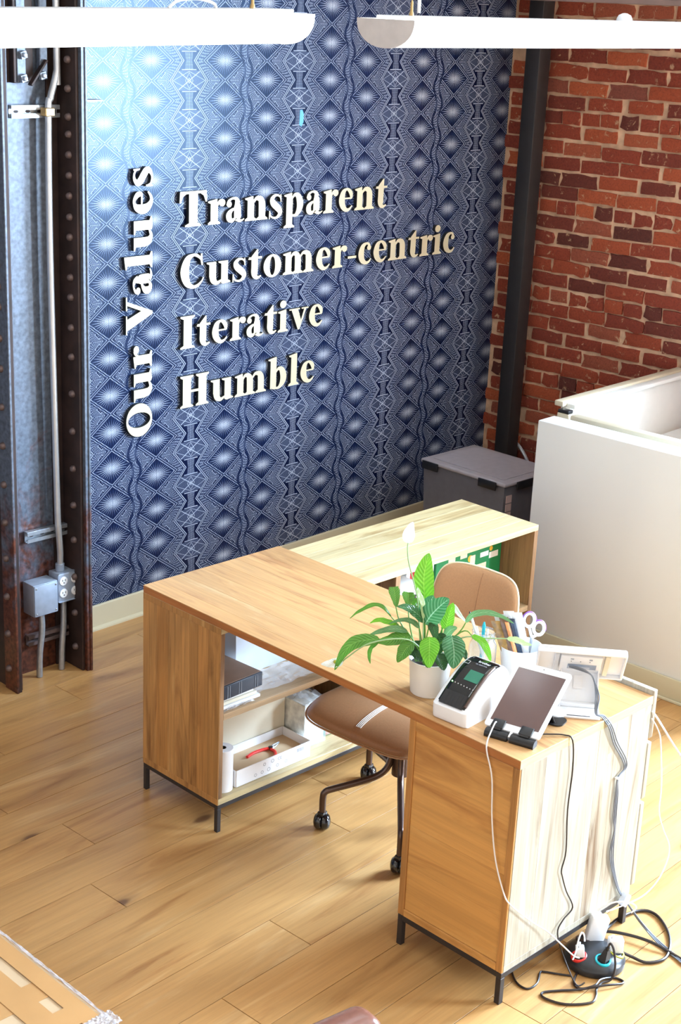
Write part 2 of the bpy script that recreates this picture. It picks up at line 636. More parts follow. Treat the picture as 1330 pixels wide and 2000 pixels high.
def wallpaper_mat():
    """printed navy paper: starbursts in lozenges, zigzag bands, leaf chains"""
    m, nt, p = new_mat('wallpaper')
    X.nt = nt
    tc = nt.nodes.new('ShaderNodeTexCoord')
    sp = nt.nodes.new('ShaderNodeSeparateXYZ')
    nt.links.new(tc.outputs['Object'], sp.inputs[0])
    PX, V = .649, .158
    gx = X(sp.outputs[0])
    z = X(sp.outputs[2])
    x = gx + (z - .63) * .021 - 1.302 + PX / 2          # the paper hangs a touch off plumb
    cell = (x / PX).floor()
    u = x - cell * PX - PX / 2                            # -.3245 .. .3245
    half = cell.mod(2.0)
    zz = z - .63 - half * (V / 2)
    v = zz - (zz / V + .5).floor() * V                    # -.079 .. .079
    a = u.abs()
    t = v.abs() / (V / 2)                                 # 0 at narrow point, 1 at wide
    out = None
    # ---- centre band
    az = t * .066 + .034
    d = a - az
    inside = d.lt(0.0)
    line = (d - .0045).near(.0048).max((d + .0055).near(.0048))
    groove = d.near(.012)
    # hourglass at v=0: horizontal dotted rows
    hg = (v * (6.2832 / .0056)).sin() * .5 + .5
    hour = (a - .016 - v.abs() * .22).lt(0.0) * v.abs().lt(.034) * ((a * (6.2832 / .0075)).sin() * .25 + .75)
    hour = hour * hg * .9
    caps = (v.abs() - .036).near(.0035) * a.lt(.040)
    # crossing star in the wide part
    w = (V / 2) - v.abs()                                 # 0 at wide centre
    s1 = (a * .62 - w).near(.0042)
    s2 = (a * 1.5 + w - .032).near(.0042)
    s3 = (a + w * 2.4 - .088).near(.0045)
    s4 = (a + w - .010).near(.003)
    fan = (((a - .008) * 1.3 + w * .9) * (6.2832 / .0085)).sin() * .5 + .5
    fan = fan * .55 * v.abs().gt(.040)
    band = hour.max(caps).max(s1.max(s2).max(s3).max(s4) * v.abs().gt(.034)).max(fan)
    band = band * (a - az + .012).lt(0.0)
    # ---- star lozenge, centred a=.2015
    q = (a - .2015)
    qx = q / .108
    qz = v / .079
    lo = qx.abs() + qz.abs()                              # 1 on the lozenge edge
    rad = (q * q * 90.0 + v * v * 210.0).sqrt()           # 0 centre .. ~1.1 at the corners
    ang = (v * 1.3).atan2(q)
    rays = ((ang * 30.0).sin() * .5 + .5)
    dots = ((q * q + v * v).sqrt() * (6.2832 / .0062)).sin() * .5 + .5
    edge = ((1.0 - lo) * 6.0).clamp()
    fall = (1.0 - rad * .93).clamp()
    core = (1.0 - rad * 2.0).clamp()
    lobes = (1.0 - (qz.abs() * 1.1 - qx.abs() * .25).clamp())
    star = ((rays * 1.15 - .02 + core * .5).clamp() * (dots * .5 + .5) * (fall.pow(.8) * (lobes * .7 + .65)) * 1.05).min(.95) * edge
    spine = q.near(.0018) * v.abs().lt(.05) * dots * -.5
    el = ((lo - .965) * .06).near(.0040).max(((lo - 1.11) * .06).near(.0036))
    twist = (((q * 1.0 + v * 1.0) * (6.2832 / .007))).sin() * .25 + .75
    el = el * twist
    # ---- side triangles beyond the lozenge: hatched fans, little eyes
    tr = lo.gt(1.20)
    ez = ((V / 2) - v.abs())
    ex = q.abs() - .056
    ey = ez - .028
    er = (ex * ex + ey * ey * 1.6).sqrt()
    ea = ey.atan2(ex)
    h1 = ((er + (ea * 3.0).sin() * .004) * (6.2832 / .0072)).sin() * .5 + .5
    h2 = (ea * 26.0 + er * 260.0).sin() * .5 + .5
    eye = ((q.abs() - .052) / .022).abs() + (ez - .030).abs() / .021
    eyer = (eye - .95).near(.22).max((eye - .38).near(.2))
    hatch = (h1.pow(.7) * h2.pow(.35)) * .85 * tr * eye.gt(1.15)
    hatch = hatch.max(eyer * .9 * tr)
    # ---- leaf chain at a=.3245 (mirrored on the next half-dropped repeat)
    c0 = .3245 - a
    wave = (v * (6.2832 / V)).sin() * .014 + .014
    cd = c0 - wave - .006
    dark = cd.near(.010)
    lf = (c0 - .004).abs() / .020 + (((v.abs() - .04)).abs()) / .040
    leaf = lf.lt(1.0) * ((((v + c0 * .8) * (6.2832 / .0062)).sin() * .4 + .6))
    body = star.max(el).max(hatch)
    body = body * (1.0 - dark * .8)
    body = body.max(leaf * .45)
    outer = (d - .011).gt(0.0)
    tot = (body * outer).max(line).max(band * inside)
    tot = tot * (1.0 - (groove * .45) * (1.0 - line))
    tot = (tot + spine).clamp()
    n = noise_n(nt, coords(nt), 400, 2)
    tot = tot * (X(n) * .5 + .78)
    c = ramp(nt, tot.clamp().k, [(0.0, (.0014, .0045, .028)), (.30, (.008, .018, .064)), (.7, (.21, .25, .34)), (1.0, (.62, .66, .72))])
    nt.links.new(c, p.inputs['Base Color'])
    p.inputs['Roughness'].default_value = .30
    p.inputs['Specular IOR Level'].default_value = .36
    p.inputs['Specular Tint'].default_value = (.55, .76, 1.0, 1)
    return m


M_['wallpaper'] = wallpaper_mat()


def brick_mat(name, stops, smear, field=False):
    m, nt, p = new_mat(name)
    oi = nt.nodes.new('ShaderNodeObjectInfo')
    v = coords(nt, (1, 1, 1), 9.0)
    n = noise_n(nt, v, 26, 6, .7, .5)
    f = noise_n(nt, v, 110, 4, .7)
    base = ramp(nt, noise_n(nt, v, 5.5, 1) if field else oi.outputs['Random'], [(.3 + .4 * q, c_) for q, c_ in stops] if field else stops)
    c = mixc(nt, 1.0, base, ramp(nt, f, [(.22, (.42, .36, .36)), (.5, (.85, .82, .8)), (.72, (1, 1, 1))]), 'MULTIPLY')
    k = ramp(nt, n, [(.60 - smear, (0, 0, 0)), (.68 - smear * .6, (1, 1, 1))])
    c = mixc(nt, k, c, srgb(188, 146, 112))
    nt.links.new(c, p.inputs['Base Color'])
    p.inputs['Roughness'].default_value = .85
    bump(nt, p, f, .6, .004)
    return m


M_['brick'] = brick_mat('red_brick', [(0, srgb(92, 42, 32)), (.2, srgb(132, 54, 36)), (.45, srgb(150, 62, 38)), (.7, srgb(166, 74, 42)), (.88, srgb(188, 92, 52)), (1.0, srgb(140, 74, 58))], 0.0)
M_['brick_field'] = brick_mat('red_brick_field', [(0, srgb(92, 42, 32)), (.2, srgb(132, 54, 36)), (.45, srgb(150, 62, 38)), (.7, srgb(166, 74, 42)), (1.0, srgb(188, 92, 52))], 0.0, True)
M_['mortar'] = mat('lime_mortar', srgb(206, 166, 134), .95, 0, .26, 16, .9)

# wallpapered wall
b = B().box(-7.0, BA + .3, WB, WB + .2, 0, CEIL)
wall_back = struct('wall_back', b, M_['wallpaper'])
# baseboard of the wallpapered wall: board and a quarter-round shoe
b = B().box(-7.0, BA - .012, WB - .014, WB, .0, .111, .003)
b.prism([(0, 0), (-.014, 0), (-.013, .008), (-.006, .014), (0, .015)], 0, 7 + BA - .02,
        M=Matrix(((0, 0, 1, -7.0), (1, 0, 0, WB - .0135), (0, 1, 0, 0), (0, 0, 0, 1))))
struct('baseboard_back', b, M_['cream'])

# brick wall with two window openings beyond the right edge of the frame
b = B()
b.box(BA, BA + .35, -1.65, WB + .2, 0, CEIL)
b.box(BA, BA + .35, -3.0, -1.65, 0, 1.2)
b.box(BA, BA + .35, -3.0, -1.65, 3.25, CEIL)
b.box(BA, BA + .35, -4.4, -3.0, 0, CEIL)
b.box(BA, BA + .35, -6.0, -4.4, 0, .7)
b.box(BA, BA + .35, -6.0, -4.4, 3.25, CEIL)
b.box(BA, BA + .35, -8.0, -6.0, 0, CEIL)
wall_right = struct('wall_right', b, M_['mortar'])
for i, (y0, y1) in enumerate(((-3.0, -1.65), (-6.0, -4.4))):
    b = B()
    zl = 1.2 if i == 0 else .7
    for yy in (y0, (y0 + y1) / 2 - .025, y1 - .05):
        b.box(BA + .10, BA + .16, yy, yy + .05, zl, 3.25, .004)
    for zz in (zl, 2.2, 3.20):
        b.box(BA + .10, BA + .16, y0, y1, zz, zz + .05, .004)
    struct('window_%d' % (i + 1), b, M_['white_m'])


def brick_mesh(L, H, dp, seed):
    rr = random.Random(seed)
    bm = B()
    nu, nv = (5, 2) if L > .15 else (3, 2)
    front = []
    jag = .0035 if seed % 4 else .009
    for j in range(nv + 1):
        for i in range(nu + 1):
            y = -L / 2 + L * i / nu
            zz = -H / 2 + H * j / nv
            ed = (i in (0, nu)) or (j in (0, nv))
            y += rr.uniform(-jag, jag)
            zz += rr.uniform(-jag, jag) * .8
            xx = -dp + (.004 if ed else 0) + rr.uniform(-.0015, .0015)
            front.append((xx, y, zz))
    n = (nu + 1) * (nv + 1)
    back = [(.012, y * 1.02, z * 1.02) for x, y, z in front]
    f = []
    for j in range(nv):
        for i in range(nu):
            k = j * (nu + 1) + i
            f.append((k, k + 1, k + nu + 2, k + nu + 1))
    ring = [i for i in range(nu + 1)] + [j * (nu + 1) + nu for j in range(1, nv + 1)] + [nv * (nu + 1) + i for i in range(nu - 1, -1, -1)] + [j * (nu + 1) for j in range(nv - 1, 0, -1)]
    for q in range(len(ring)):
        a0, a1 = ring[q], ring[(q + 1) % len(ring)]
        f.append((a0, a0 + n, a1 + n, a1))
    bm.add(front + back, f)
    return bm


CH = .0745
LONG = [brick_mesh(.214, .0605, .009 + .004 * (k % 3), 10 + k) for k in range(9)]
SHORT = [brick_mesh(.098, .0605, .009 + .004 * (k % 3), 40 + k) for k in range(6)]
protoL = [None] * 9
protoS = [None] * 6
far_bricks = B()
nb = 0
rr = random.Random(3)
row = 0
zc = .035
while zc < CEIL - .04:
    header = (row % 6 == 4)
    L = .098 if header else .214
    pitch = L + .0135
    y = WB + .10 - (.0 if header else (row % 2) * pitch / 2) - rr.uniform(0, .02)
    while y > -7.8:
        yc = y - L / 2
        near = yc > -.02 and .22 < zc < 2.78
        sh = rr.randrange(6 if header else 9)
        dz = rr.uniform(-.0025, .0025) + .004 * math.sin(row * 1.3 + yc * 5)
        short_cut = (not header) and rr.random() < .07
        if yc < WB - .01:
            if near and nb < 298:
                src, proto = (SHORT, protoS) if header else (LONG, protoL)
                if proto[sh] is None:
                    o = obj('brick', src[sh], M_['brick'], wall_right, ang=30)
                    proto[sh] = o
                else:
                    o = proto[sh].copy()
                    COL.objects.link(o)
                o.location = (BA, yc, zc + dz)
                o.rotation_euler = (rr.uniform(-.018, .018), 0, rr.uniform(-.012, .012))
                if short_cut:
                    o.scale = (1, .86, .94)
                nb += 1
            elif not near and not any(y0 - L / 2 < yc < y1 + L / 2 and zl - .03 < zc < 3.28 for y0, y1, zl in ((-3.0, -1.65, 1.2), (-6.0, -4.4, .7))):
                src = SHORT if header else LONG
                far_bricks.add([(BA + vx, yc + vy, zc + vz) for vx, vy, vz in src[sh].v], src[sh].f)
        y -= pitch + rr.uniform(-.002, .003)
    zc += CH
    row += 1
fo = obj('brick_field', far_bricks, M_['brick_field'], wall_right, ang=30)
fo['kind'] = 'stuff'
print('bricks', nb)

# ceiling
struct('ceiling', B().box(-7.0, BA + .3, -8.0, WB + .2, CEIL, CEIL + .2), M_['ceiling'])
# beam running out from the wallpapered wall in front of the bricks
b = B()
b.box(2.94, 3.06, -8.0, WB - .001, 2.668, 2.69, .002)
b.box(2.985, 3.0, -8.0, WB - .001, 2.69, 2.93)
b.box(2.94, 3.06, -8.0, WB - .001, 2.93, 2.95, .002)
struct('trim_1', b, M_['beam'])['label'] = 'dusty pinkish steel beam crossing the top right corner over the brick wall'

# floor: slab plus every plank
floor = struct('floor', B().box(-7.0, BA + .3, -8.0, WB + .2, -.2, -.012), M_['rust_and_shade'])
PW = .1733
joints = {-3: [-.506, .485], -4: [.312, -1.2], -2: [.082, -.95], -6: [-.242, .62], 4: [.278, -.7, 1.3], -5: [-.9, 1.05], -7: [-.6, .9], -1: [-.35, .9], 0: [-.75, .55]}
outer = B()


def plank_b(x0, x1, y0, y1, bb=None):
    g = .0011
    x0 += g
    x1 -= g
    y0 += g
    y1 -= g
    e = .0003
    bb = bb or B()
    v = [(x0, y0, -.014), (x1, y0, -.014), (x1, y1, -.014), (x0, y1, -.014),
         (x0, y0, -e), (x1, y0, -e), (x1, y1, -e), (x0, y1, -e),
         (x0 + e, y0 + e, 0), (x1 - e, y0 + e, 0), (x1 - e, y1 - e, 0), (x0 + e, y1 - e, 0)]
    f = [(0, 3, 2, 1), (8, 9, 10, 11)]
    for i in range(4):
        j = (i + 1) % 4
        f += [(i, j, 4 + j, 4 + i), (4 + i, 4 + j, 8 + j, 8 + i)]
    return bb.add(v, f)


rr = random.Random(11)
npl = 0
for k in range(-46, 7):
    y0, y1 = k * PW, min((k + 1) * PW, WB - .001)
    if y0 > WB - .02:
        continue
    xs = sorted(joints.get(k, []))
    if not xs:
        xs = [rr.uniform(-1.2, .6)]
    while xs[0] > -7.0:
        xs.insert(0, xs[0] - rr.uniform(1.0, 1.9))
    while xs[-1] < BA:
        xs.append(xs[-1] + rr.uniform(.95, 1.9))
    xs = [max(-7.0, min(BA - .001, q)) for q in xs]
    for i in range(len(xs) - 1):
        if xs[i + 1] - xs[i] < .02:
            continue
        if k >= -14 and xs[i + 1] > -2.4:
            o = obj('plank', plank_b(xs[i], xs[i + 1], y0, y1), M_['floor'], floor, smooth=False)
            npl += 1
        else:
            plank_b(xs[i], xs[i + 1], y0, y1, outer)
fo = obj('plank_field', outer, M_['floor'], floor, smooth=False)
fo['kind'] = 'stuff'
print('planks', npl)

# ------------------------------------------------------------------ square steel post in the corner
b = B().box(3.255, 3.345, 1.06, 1.15, 0, CEIL, .006, 2)
post = thing('steel_post', 'square black steel post standing in the corner before the brick wall', 'post', (3.30, 1.105, 0))
obj('shaft', b, M_['black_metal'], post, world=True)
obj('base_plate', B().box(3.21, 3.39, 1.015, 1.195, 0, .012, .002), M_['black_metal'], post, world=True)

# ------------------------------------------------------------------ riveted column, left
col = thing('riveted_column', 'riveted steel H column, grey and rusting, at the left edge of the wallpapered wall', 'column', (.28, 1.0, 0))
HC = CEIL
obj('web', B().box(.115, .410, 1.045, 1.06, 0, HC), M_['steel'], col, world=True)
obj('flange', B().box(.093, .107, .905, 1.19, 0, HC, .001), M_['rust_and_shade'], col, world=True)
obj('flange', B().box(.417, .430, .902, 1.19, 0, HC, .001), M_['steel'], col, world=True)
for (x0, x1, xa, xb) in ((.1072, .119, .1072, .21), (.404, .4168, .33, .4168)):
    bb = B()
    y0 = .918
    bb.box(x0, x1, y0, 1.045, 0, HC, .002)
    bb.box(xa if x0 < .2 else xa + .03, xb - (.03 if x0 < .2 else 0), 1.036, 1.0455, 0, HC, .001)
    obj('angle', bb, M_['rust_and_shade'] if x0 > .2 else M_['steel'], col, world=True)  # right angle faces away from the windows, that shade put into its colour
# edge strips of the flanges
obj('edge_strip', B().box(.082, .0928, .900, .985, 0, HC, .002), M_['steel'], col, world=True)
obj('edge_strip', B().box(.4302, .441, .897, .985, 0, HC, .002), M_['steel'], col, world=True)
rb = B()
prof = [(.0145, 0), (.0142, .005), (.012, .0105), (.008, .0142), (.0035, .016), (.0005, .0163)]
rb.lathe(prof, n=12)
RZ = [2.55, 2.46, 2.383, 2.282, 2.184, 2.122, 2.049, 1.975, 1.901, 1.824, 1.75, 1.675, 1.6, 1.525, 1.409, 1.296, 1.151, 1.002, .85, .70, .555, .398, .243, .095, 2.64, 2.73]
r0 = None
for z in RZ:
    for (x, y, s) in ((.404, .962, -1), (.082, .950, -1)):
        if r0 is None:
            r0 = obj('rivet', rb, M_['rust'], col)
            o = r0
        else:
            o = r0.copy()
            COL.objects.link(o)
        o.rotation_euler = (0, -math.pi / 2, 0)
        o.location = Vector((x, y, z)) - Vector((.28, 1.0, 0))
# splice plates and nuts near the top of the web
sp = B().box(.185, .30, 1.028, 1.036, 2.30, 2.60, .002)
sp.box(.20, .212, 1.0, 1.036, 2.30, 2.60, .002)
obj('splice_plate', sp, M_['rust_and_shade'], col, world=True)
obj('clip_plate', B().box(.225, .262, 1.016, 1.028, 2.30, 2.62, .002), M_['steel'], col, world=True)
obj('clip_plate', B().box(.318, .352, 1.012, 1.036, 2.31, 2.62, .003), M_['steel'], col, world=True)
obj('clip_plate', B().box(-.004, .004, -.012, .012, -.055, .055, .001, M=Matrix.Translation((.305, 1.006, 2.335)) @ Matrix.Rotation(math.radians(38), 4, 'Y')), M_['rust_and_shade'], col, world=True)
for (x, z) in ((.245, 2.395), (.245, 2.315), (.325, 2.325)):
    nb_ = B()
    nb_.lathe([(.017, 0), (.017, .016)], n=4)
    nb_.lathe([(.009, .016), (.009, .024), (.006, .027)], n=10)
    o = obj('bolt', nb_, M_['boxgrey'], col)
    o.rotation_euler = (math.pi / 2, .5, 0)
    o.location = Vector((x, 1.016, z)) - Vector((.28, 1.0, 0))

# angle bracket between column and wallpaper
br = thing('angle_bracket', 'small grey L-shaped steel angle bracket fixed beside the column at upper left', 'bracket', (.46, .99, 1.79))
bb = B()
bb.box(.4415, .461, .990, .996, 1.80, 2.235, .001)
bb.box(.4415, .556, .965, 1.01, 2.2355, 2.242, .001)
obj('angle', bb, M_['galv'], br, world=True)
obj('rail', B().box(.4415, .452, .980, .9895, 2.02, 2.22, .001), M_['rust'], br, world=True)


def strut(z, x0, x1, lab, tilt=0.0, m='galv', y=1.035):
    t = thing('strut_channel', lab, 'channel', ((x0 + x1) / 2, y, z), group=None)
    b = B()
    h = .021
    M = Matrix.Translation(((x0 + x1) / 2, y, z)) @ Matrix.Rotation(tilt, 4, 'Y')
    L = (x1 - x0) / 2
    b.box(-L, L, -.004, 0, -h, h, M=M)
    for s in (-1, 1):
        b.box(-L, L, -.022, 0, s * h - .0015, s * h + .0015, M=M)
        b.box(-L, L, -.0235, -.0215, s * (h - .007) - (.0075), s * (h - .007) + (.0075), M=M)
    obj('channel', b, M_[m], t, world=True)
    sl = B()
    for k in range(4):
        c = -L + .03 + k * .05
        sl.prism([(c + .011 * math.cos(a) , .0055 * math.sin(a)) for a in [i * math.pi / 5 for i in range(10)]], .0041, .0047,
                 M=M @ Matrix.Rotation(math.pi / 2, 4, 'X'))
    obj('slot', sl, M_['rust_and_shade'], t, world=True)['kind'] = 'stuff'
    return t


strut(2.20, .195, .40, 'galvanised strut channel across the column under the top bolts')
strut(.587, .218, .415, 'galvanised strut channel across the column above the grey outlet boxes')
strut(.150, .212, .418, 'dull strut channel across the column below the outlet boxes, near the floor', m='rust')
# conduits
cz = thing('conduit', 'long bright metal conduit running down the column into the outlet box', 'conduit', (.345, 1.0, .43))
obj('pipe', B().tube([(.375, .992, 3.9), (.376, .992, 2.42), (.374, .992, 2.34), (.345, .992, 2.245), (.336, .992, 2.19), (.333, .992, 1.68), (.345, .992, .72), (.348, .992, .62), (.357, .995, .50), (.357, 1.0, .43)], .0125, 12, 4), M_['conduit'], cz, world=True)
obj('strap', B().box(.315, .355, .976, 1.012, 2.185, 2.215, .003), M_['gold'], cz, world=True)
obj('coupling', B().tube([(.357, .998, .455), (.357, 1.0, .425)], .018, 12), M_['boxgrey'], cz, world=True)
# outlet boxes
ob1 = thing('junction_box', 'blank grey metal junction box on the column, left of the outlets', 'junction box', (.262, .99, .27))
obj('box', B().box(.205, .318, .96, 1.035, .272, .405, .003, 2), M_['boxgrey'], ob1, world=True)
obj('cover', B().box(.207, .316, .955, .960, .274, .403, .004, 2), M_['boxgrey'], ob1, world=True)
for (x, z) in ((.216, .285), (.307, .285), (.216, .392), (.307, .392)):
    obj('screw', B().ball((x, .954, z), .0042, seg=8, sc=(1, .5, 1)), M_['galv'], ob1, world=True)
ob2 = thing('outlet_box', 'grey metal box with four white power sockets on the column', 'outlet', (.378, .99, .29))
obj('box', B().box(.325, .432, .972, 1.035, .305, .423, .006, 2), M_['boxgrey'], ob2, world=True)
obj('cover', B().box(.322, .434, .966, .972, .302, .426, .010, 3), M_['boxgrey'], ob2, world=True)
for (x, z) in ((.350, .391), (.350, .339), (.405, .391), (.405, .339)):
    q = B().lathe([(.0185, 0), (.0185, .003), (.016, .004)], n=20, M=Matrix.Rotation(math.pi / 2, 4, 'X'), c=(x, .966, z))
    s_ = obj('socket', q, M_['white'], ob2, world=True)
    hl = B()
    for dx in (-.0065, .0065):
        hl.box(x + dx - .0012, x + dx + .0012, .9612, .9622, z, z + .008)
    hl.lathe([(.0026, 0), (.0026, .001)], n=10, M=Matrix.Rotation(math.pi / 2, 4, 'X'), c=(x, .9622, z - .007))
    o = obj('slot', hl, M_['black'], s_)
    o.matrix_parent_inverse = wmat(ob2).inverted()
    o['kind'] = 'stuff'
for i, (x, y, lab, ztop) in enumerate(((.262, .985, 'left of two metal conduits from the outlet boxes down to the floor', .272), (.372, .99, 'right of two metal conduits from the outlet boxes down to the floor', .302))):
    single('floor_conduit', B().tube([(x, y + .01, ztop), (x - .004 * (i + 1), y, .2), (x - .02, y - .004, .10), (x - .024, y - .005, 0.002)], .0125, 12, 4), M_['galv'], lab, 'conduit')
# wall letter words are built further on

# blue tape scrap
bt = B().prism([(-.012, -.030), (.002, -.038), (.014, -.018), (.014, .018), (.004, .036), (-.010, .034)], 0, .001, M=Matrix.Translation(RF(1.935, WB - .0012, 2.126)) @ Matrix.Rotation(WA, 4, 'Z') @ Matrix.Rotation(math.pi / 2, 4, 'X'))
single('tape_scrap', bt, M_['tape_blue'], 'small light blue scrap of tape stuck high on the wallpaper', 'tape')
# conduit low on the brick wall
single('wall_conduit', B().tube([RF(3.45, 1.00, .62), RF(3.44, 1.00, .50), RF(3.43, .98, .43), RF(3.43, .92, .385), RF(3.43, .86, .30), RF(3.43, .84, .12), RF(3.43, .83, .004)], .009, 8, 4), M_['conduit'], 'thin pale conduit curving low on the brick wall beside the black post', 'conduit')

# ================================================================== WALL LETTERING
def flag(x, y, w=.12, h=.07):
    return ('p', [(x - .09, y - .03), (x - .09, y - .065), (x, y - .10), (x + w, y - .1), (x + w, y + .02), (x + w * .8, y + .02)])


def foot(x0, x1, y=0.0, s=1, e=.085, t=.045):
    return ('p', [(x0 - e, y), (x1 + e, y), (x1 + e, y + s * t), (x1 + .01, y + s * (t + .05)), (x0 - .01, y + s * (t + .05)), (x0 - e, y + s * t)])


def stem(x0, x1, y0, y1):
    return ('p', [(x0, y0), (x1, y0), (x1, y1), (x0, y1)])


def S(*pts):
    return ('s', pts)


XH = .70
G = {
    'T': (.93, [stem(.33, .61, .03, .99), ('p', [(.03, .93), (.91, .93), (.90, 1.0), (.04, 1.0)]), ('p', [(.02, .68), (.06, .68), (.13, .86), (.26, .945), (.05, .96), (.03, .9)]), ('p', [(.92, .68), (.88, .68), (.81, .86), (.68, .945), (.89, .96), (.91, .9)]), foot(.33, .61, e=.12)]),
    'r': (.60, [stem(.12, .36, .02, .62), flag(.12, XH, .22), foot(.12, .36), S((.33, .50, .04), (.40, .63, .08), (.48, .66, .12)), ('d', .51, .605, .105)]),
    'a': (.68, [S((.40, .60, .06), (.43, .48, .22), (.44, .30, .24), (.44, .12, .24)), S((.10, .52, .10), (.14, .64, .08), (.27, .705, .06), (.40, .67, .12), (.44, .55, .20)), ('d', .15, .535, .085), S((.40, .42, .05), (.24, .36, .10), (.15, .25, .18), (.16, .12, .18), (.26, .06, .12), (.37, .13, .05)), S((.44, .12, .20), (.52, .04, .10), (.62, .05, .05), (.68, .09, .03))]),
    'n': (.84, [stem(.11, .34, .02, .62), flag(.11, XH, .2), foot(.11, .34), S((.31, .52, .05), (.42, .645, .11), (.56, .62, .18), (.62, .50, .23), (.63, .30, .235), (.63, .03, .235)), foot(.515, .745)]),
    's': (.56, [S((.47, .50, .03), (.45, .62, .05), (.36, .685, .06), (.24, .68, .09), (.15, .58, .15), (.19, .46, .20), (.31, .35, .21), (.42, .24, .19), (.44, .13, .14), (.34, .03, .08), (.22, .02, .06), (.11, .08, .05), (.07, .22, .03)), ('p', [(.445, .71), (.48, .71), (.49, .48), (.455, .48)]), ('p', [(.045, -.01), (.08, -.01), (.09, .24), (.05, .24)])]),
    'p': (.82, [stem(.12, .35, -.30, .62), flag(.12, XH, .2), foot(.12, .35, -.33), S((.32, .54, .05), (.43, .66, .10), (.56, .60, .19), (.63, .40, .24), (.60, .20, .20), (.48, .04, .11), (.33, .05, .05))]),
    'e': (.66, [S((.20, .405, .05), (.36, .405, .05), (.56, .405, .05)), S((.54, .40, .08), (.52, .55, .14), (.43, .66, .11), (.33, .69, .08), (.21, .60, .17), (.16, .37, .235), (.21, .17, .20), (.34, .045, .13), (.47, .06, .08), (.58, .17, .035))]),
    't': (.54, [S((.26, .62, .23), (.26, .40, .23), (.26, .20, .23), (.29, .09, .17), (.38, .04, .10), (.50, .09, .04)), ('p', [(.06, .62), (.145, .64), (.145, .72), (.20, .78), (.34, .93), (.375, .93), (.375, .62)]), ('p', [(.03, .63), (.52, .63), (.52, .70), (.06, .70)])]),
    'C': (.90, [S((.77, .70, .03), (.72, .84, .06), (.60, .95, .09), (.46, .975, .09), (.28, .86, .20), (.19, .50, .28), (.27, .16, .21), (.46, .025, .11), (.62, .05, .09), (.76, .17, .05), (.81, .28, .03)), ('p', [(.72, 1.0), (.765, 1.0), (.79, .65), (.745, .65), (.70, .84)])]),
    'u': (.87, [('p', [(.02, .70), (.02, .66), (.11, .62), (.11, .25), (.34, .25), (.34, .70)]), S((.225, .30, .23), (.26, .13, .20), (.38, .045, .12), (.53, .12, .05)), ('p', [(.42, .70), (.42, .66), (.52, .62), (.52, .03), (.60, -.01), (.84, .03), (.84, .06), (.75, .11), (.75, .70)])]),
    'o': (.74, [('e', .37, .35, .325, .365, .10, .295)]),
    'm': (1.24, [stem(.11, .34, .02, .62), flag(.11, XH, .2), foot(.11, .34), S((.31, .52, .05), (.40, .645, .10), (.52, .62, .17), (.575, .50, .225), (.585, .30, .23), (.585, .03, .23)), foot(.47, .70), S((.67, .52, .05), (.78, .645, .10), (.93, .62, .17), (.99, .50, .225), (1.0, .30, .23), (1.0, .03, .23)), foot(.885, 1.115)]),
    '-': (.44, [('p', [(.05, .25), (.40, .25), (.40, .33), (.05, .33)])]),
    'c': (.63, [S((.50, .55, .08), (.46, .65, .09), (.37, .69, .08), (.22, .60, .17), (.16, .36, .235), (.21, .15, .20), (.35, .04, .12), (.48, .06, .08), (.57, .17, .035)), ('d', .48, .54, .085)]),
    'i': (.46, [stem(.11, .34, .02, .64), flag(.11, XH, .23), foot(.11, .34), ('d', .215, .90, .125)]),
    'I': (.57, [stem(.15, .43, .03, .97), foot(.15, .43, e=.11), foot(.15, .43, 1.0, -1, e=.11)]),
    'v': (.76, [('p', [(.08, .68), (.34, .68), (.50, .24), (.42, -.01), (.36, -.01)]), ('p', [(.40, -.01), (.42, -.01), (.68, .66), (.60, .68), (.47, .28)]), ('p', [(.0, .655), (.42, .655), (.42, .70), (.0, .70)]), ('p', [(.49, .655), (.77, .655), (.77, .70), (.49, .70)])]),
    'H': (1.08, [stem(.13, .41, .03, .97), stem(.67, .95, .03, .97), ('p', [(.40, .46), (.68, .46), (.68, .54), (.40, .54)]), foot(.13, .41), foot(.13, .41, 1.0, -1), foot(.67, .95), foot(.67, .95, 1.0, -1)]),
    'b': (.80, [stem(.11, .34, .03, .98), flag(.11, 1.04, .23), S((.31, .54, .05), (.42, .66, .10), (.55, .60, .19), (.62, .38, .235), (.58, .18, .20), (.45, .035, .10), (.30, .03, .07), (.20, .06, .10))]),
    'l': (.45, [stem(.11, .34, .02, .98), flag(.11, 1.04, .23), foot(.11, .34)]),
    'O': (.93, [('e', .465, .49, .44, .51, .20, .435)]),
    'V': (.92, [('p', [(.08, .98), (.37, .98), (.58, .34), (.50, -.02), (.45, -.02)]), ('p', [(.48, -.02), (.52, -.02), (.83, .96), (.74, .98), (.55, .40)]), ('p', [(-.01, .955), (.47, .955), (.47, 1.0), (-.01, 1.0)]), ('p', [(.60, .955), (.94, .955), (.94, 1.0), (.60, 1.0)])]),
}


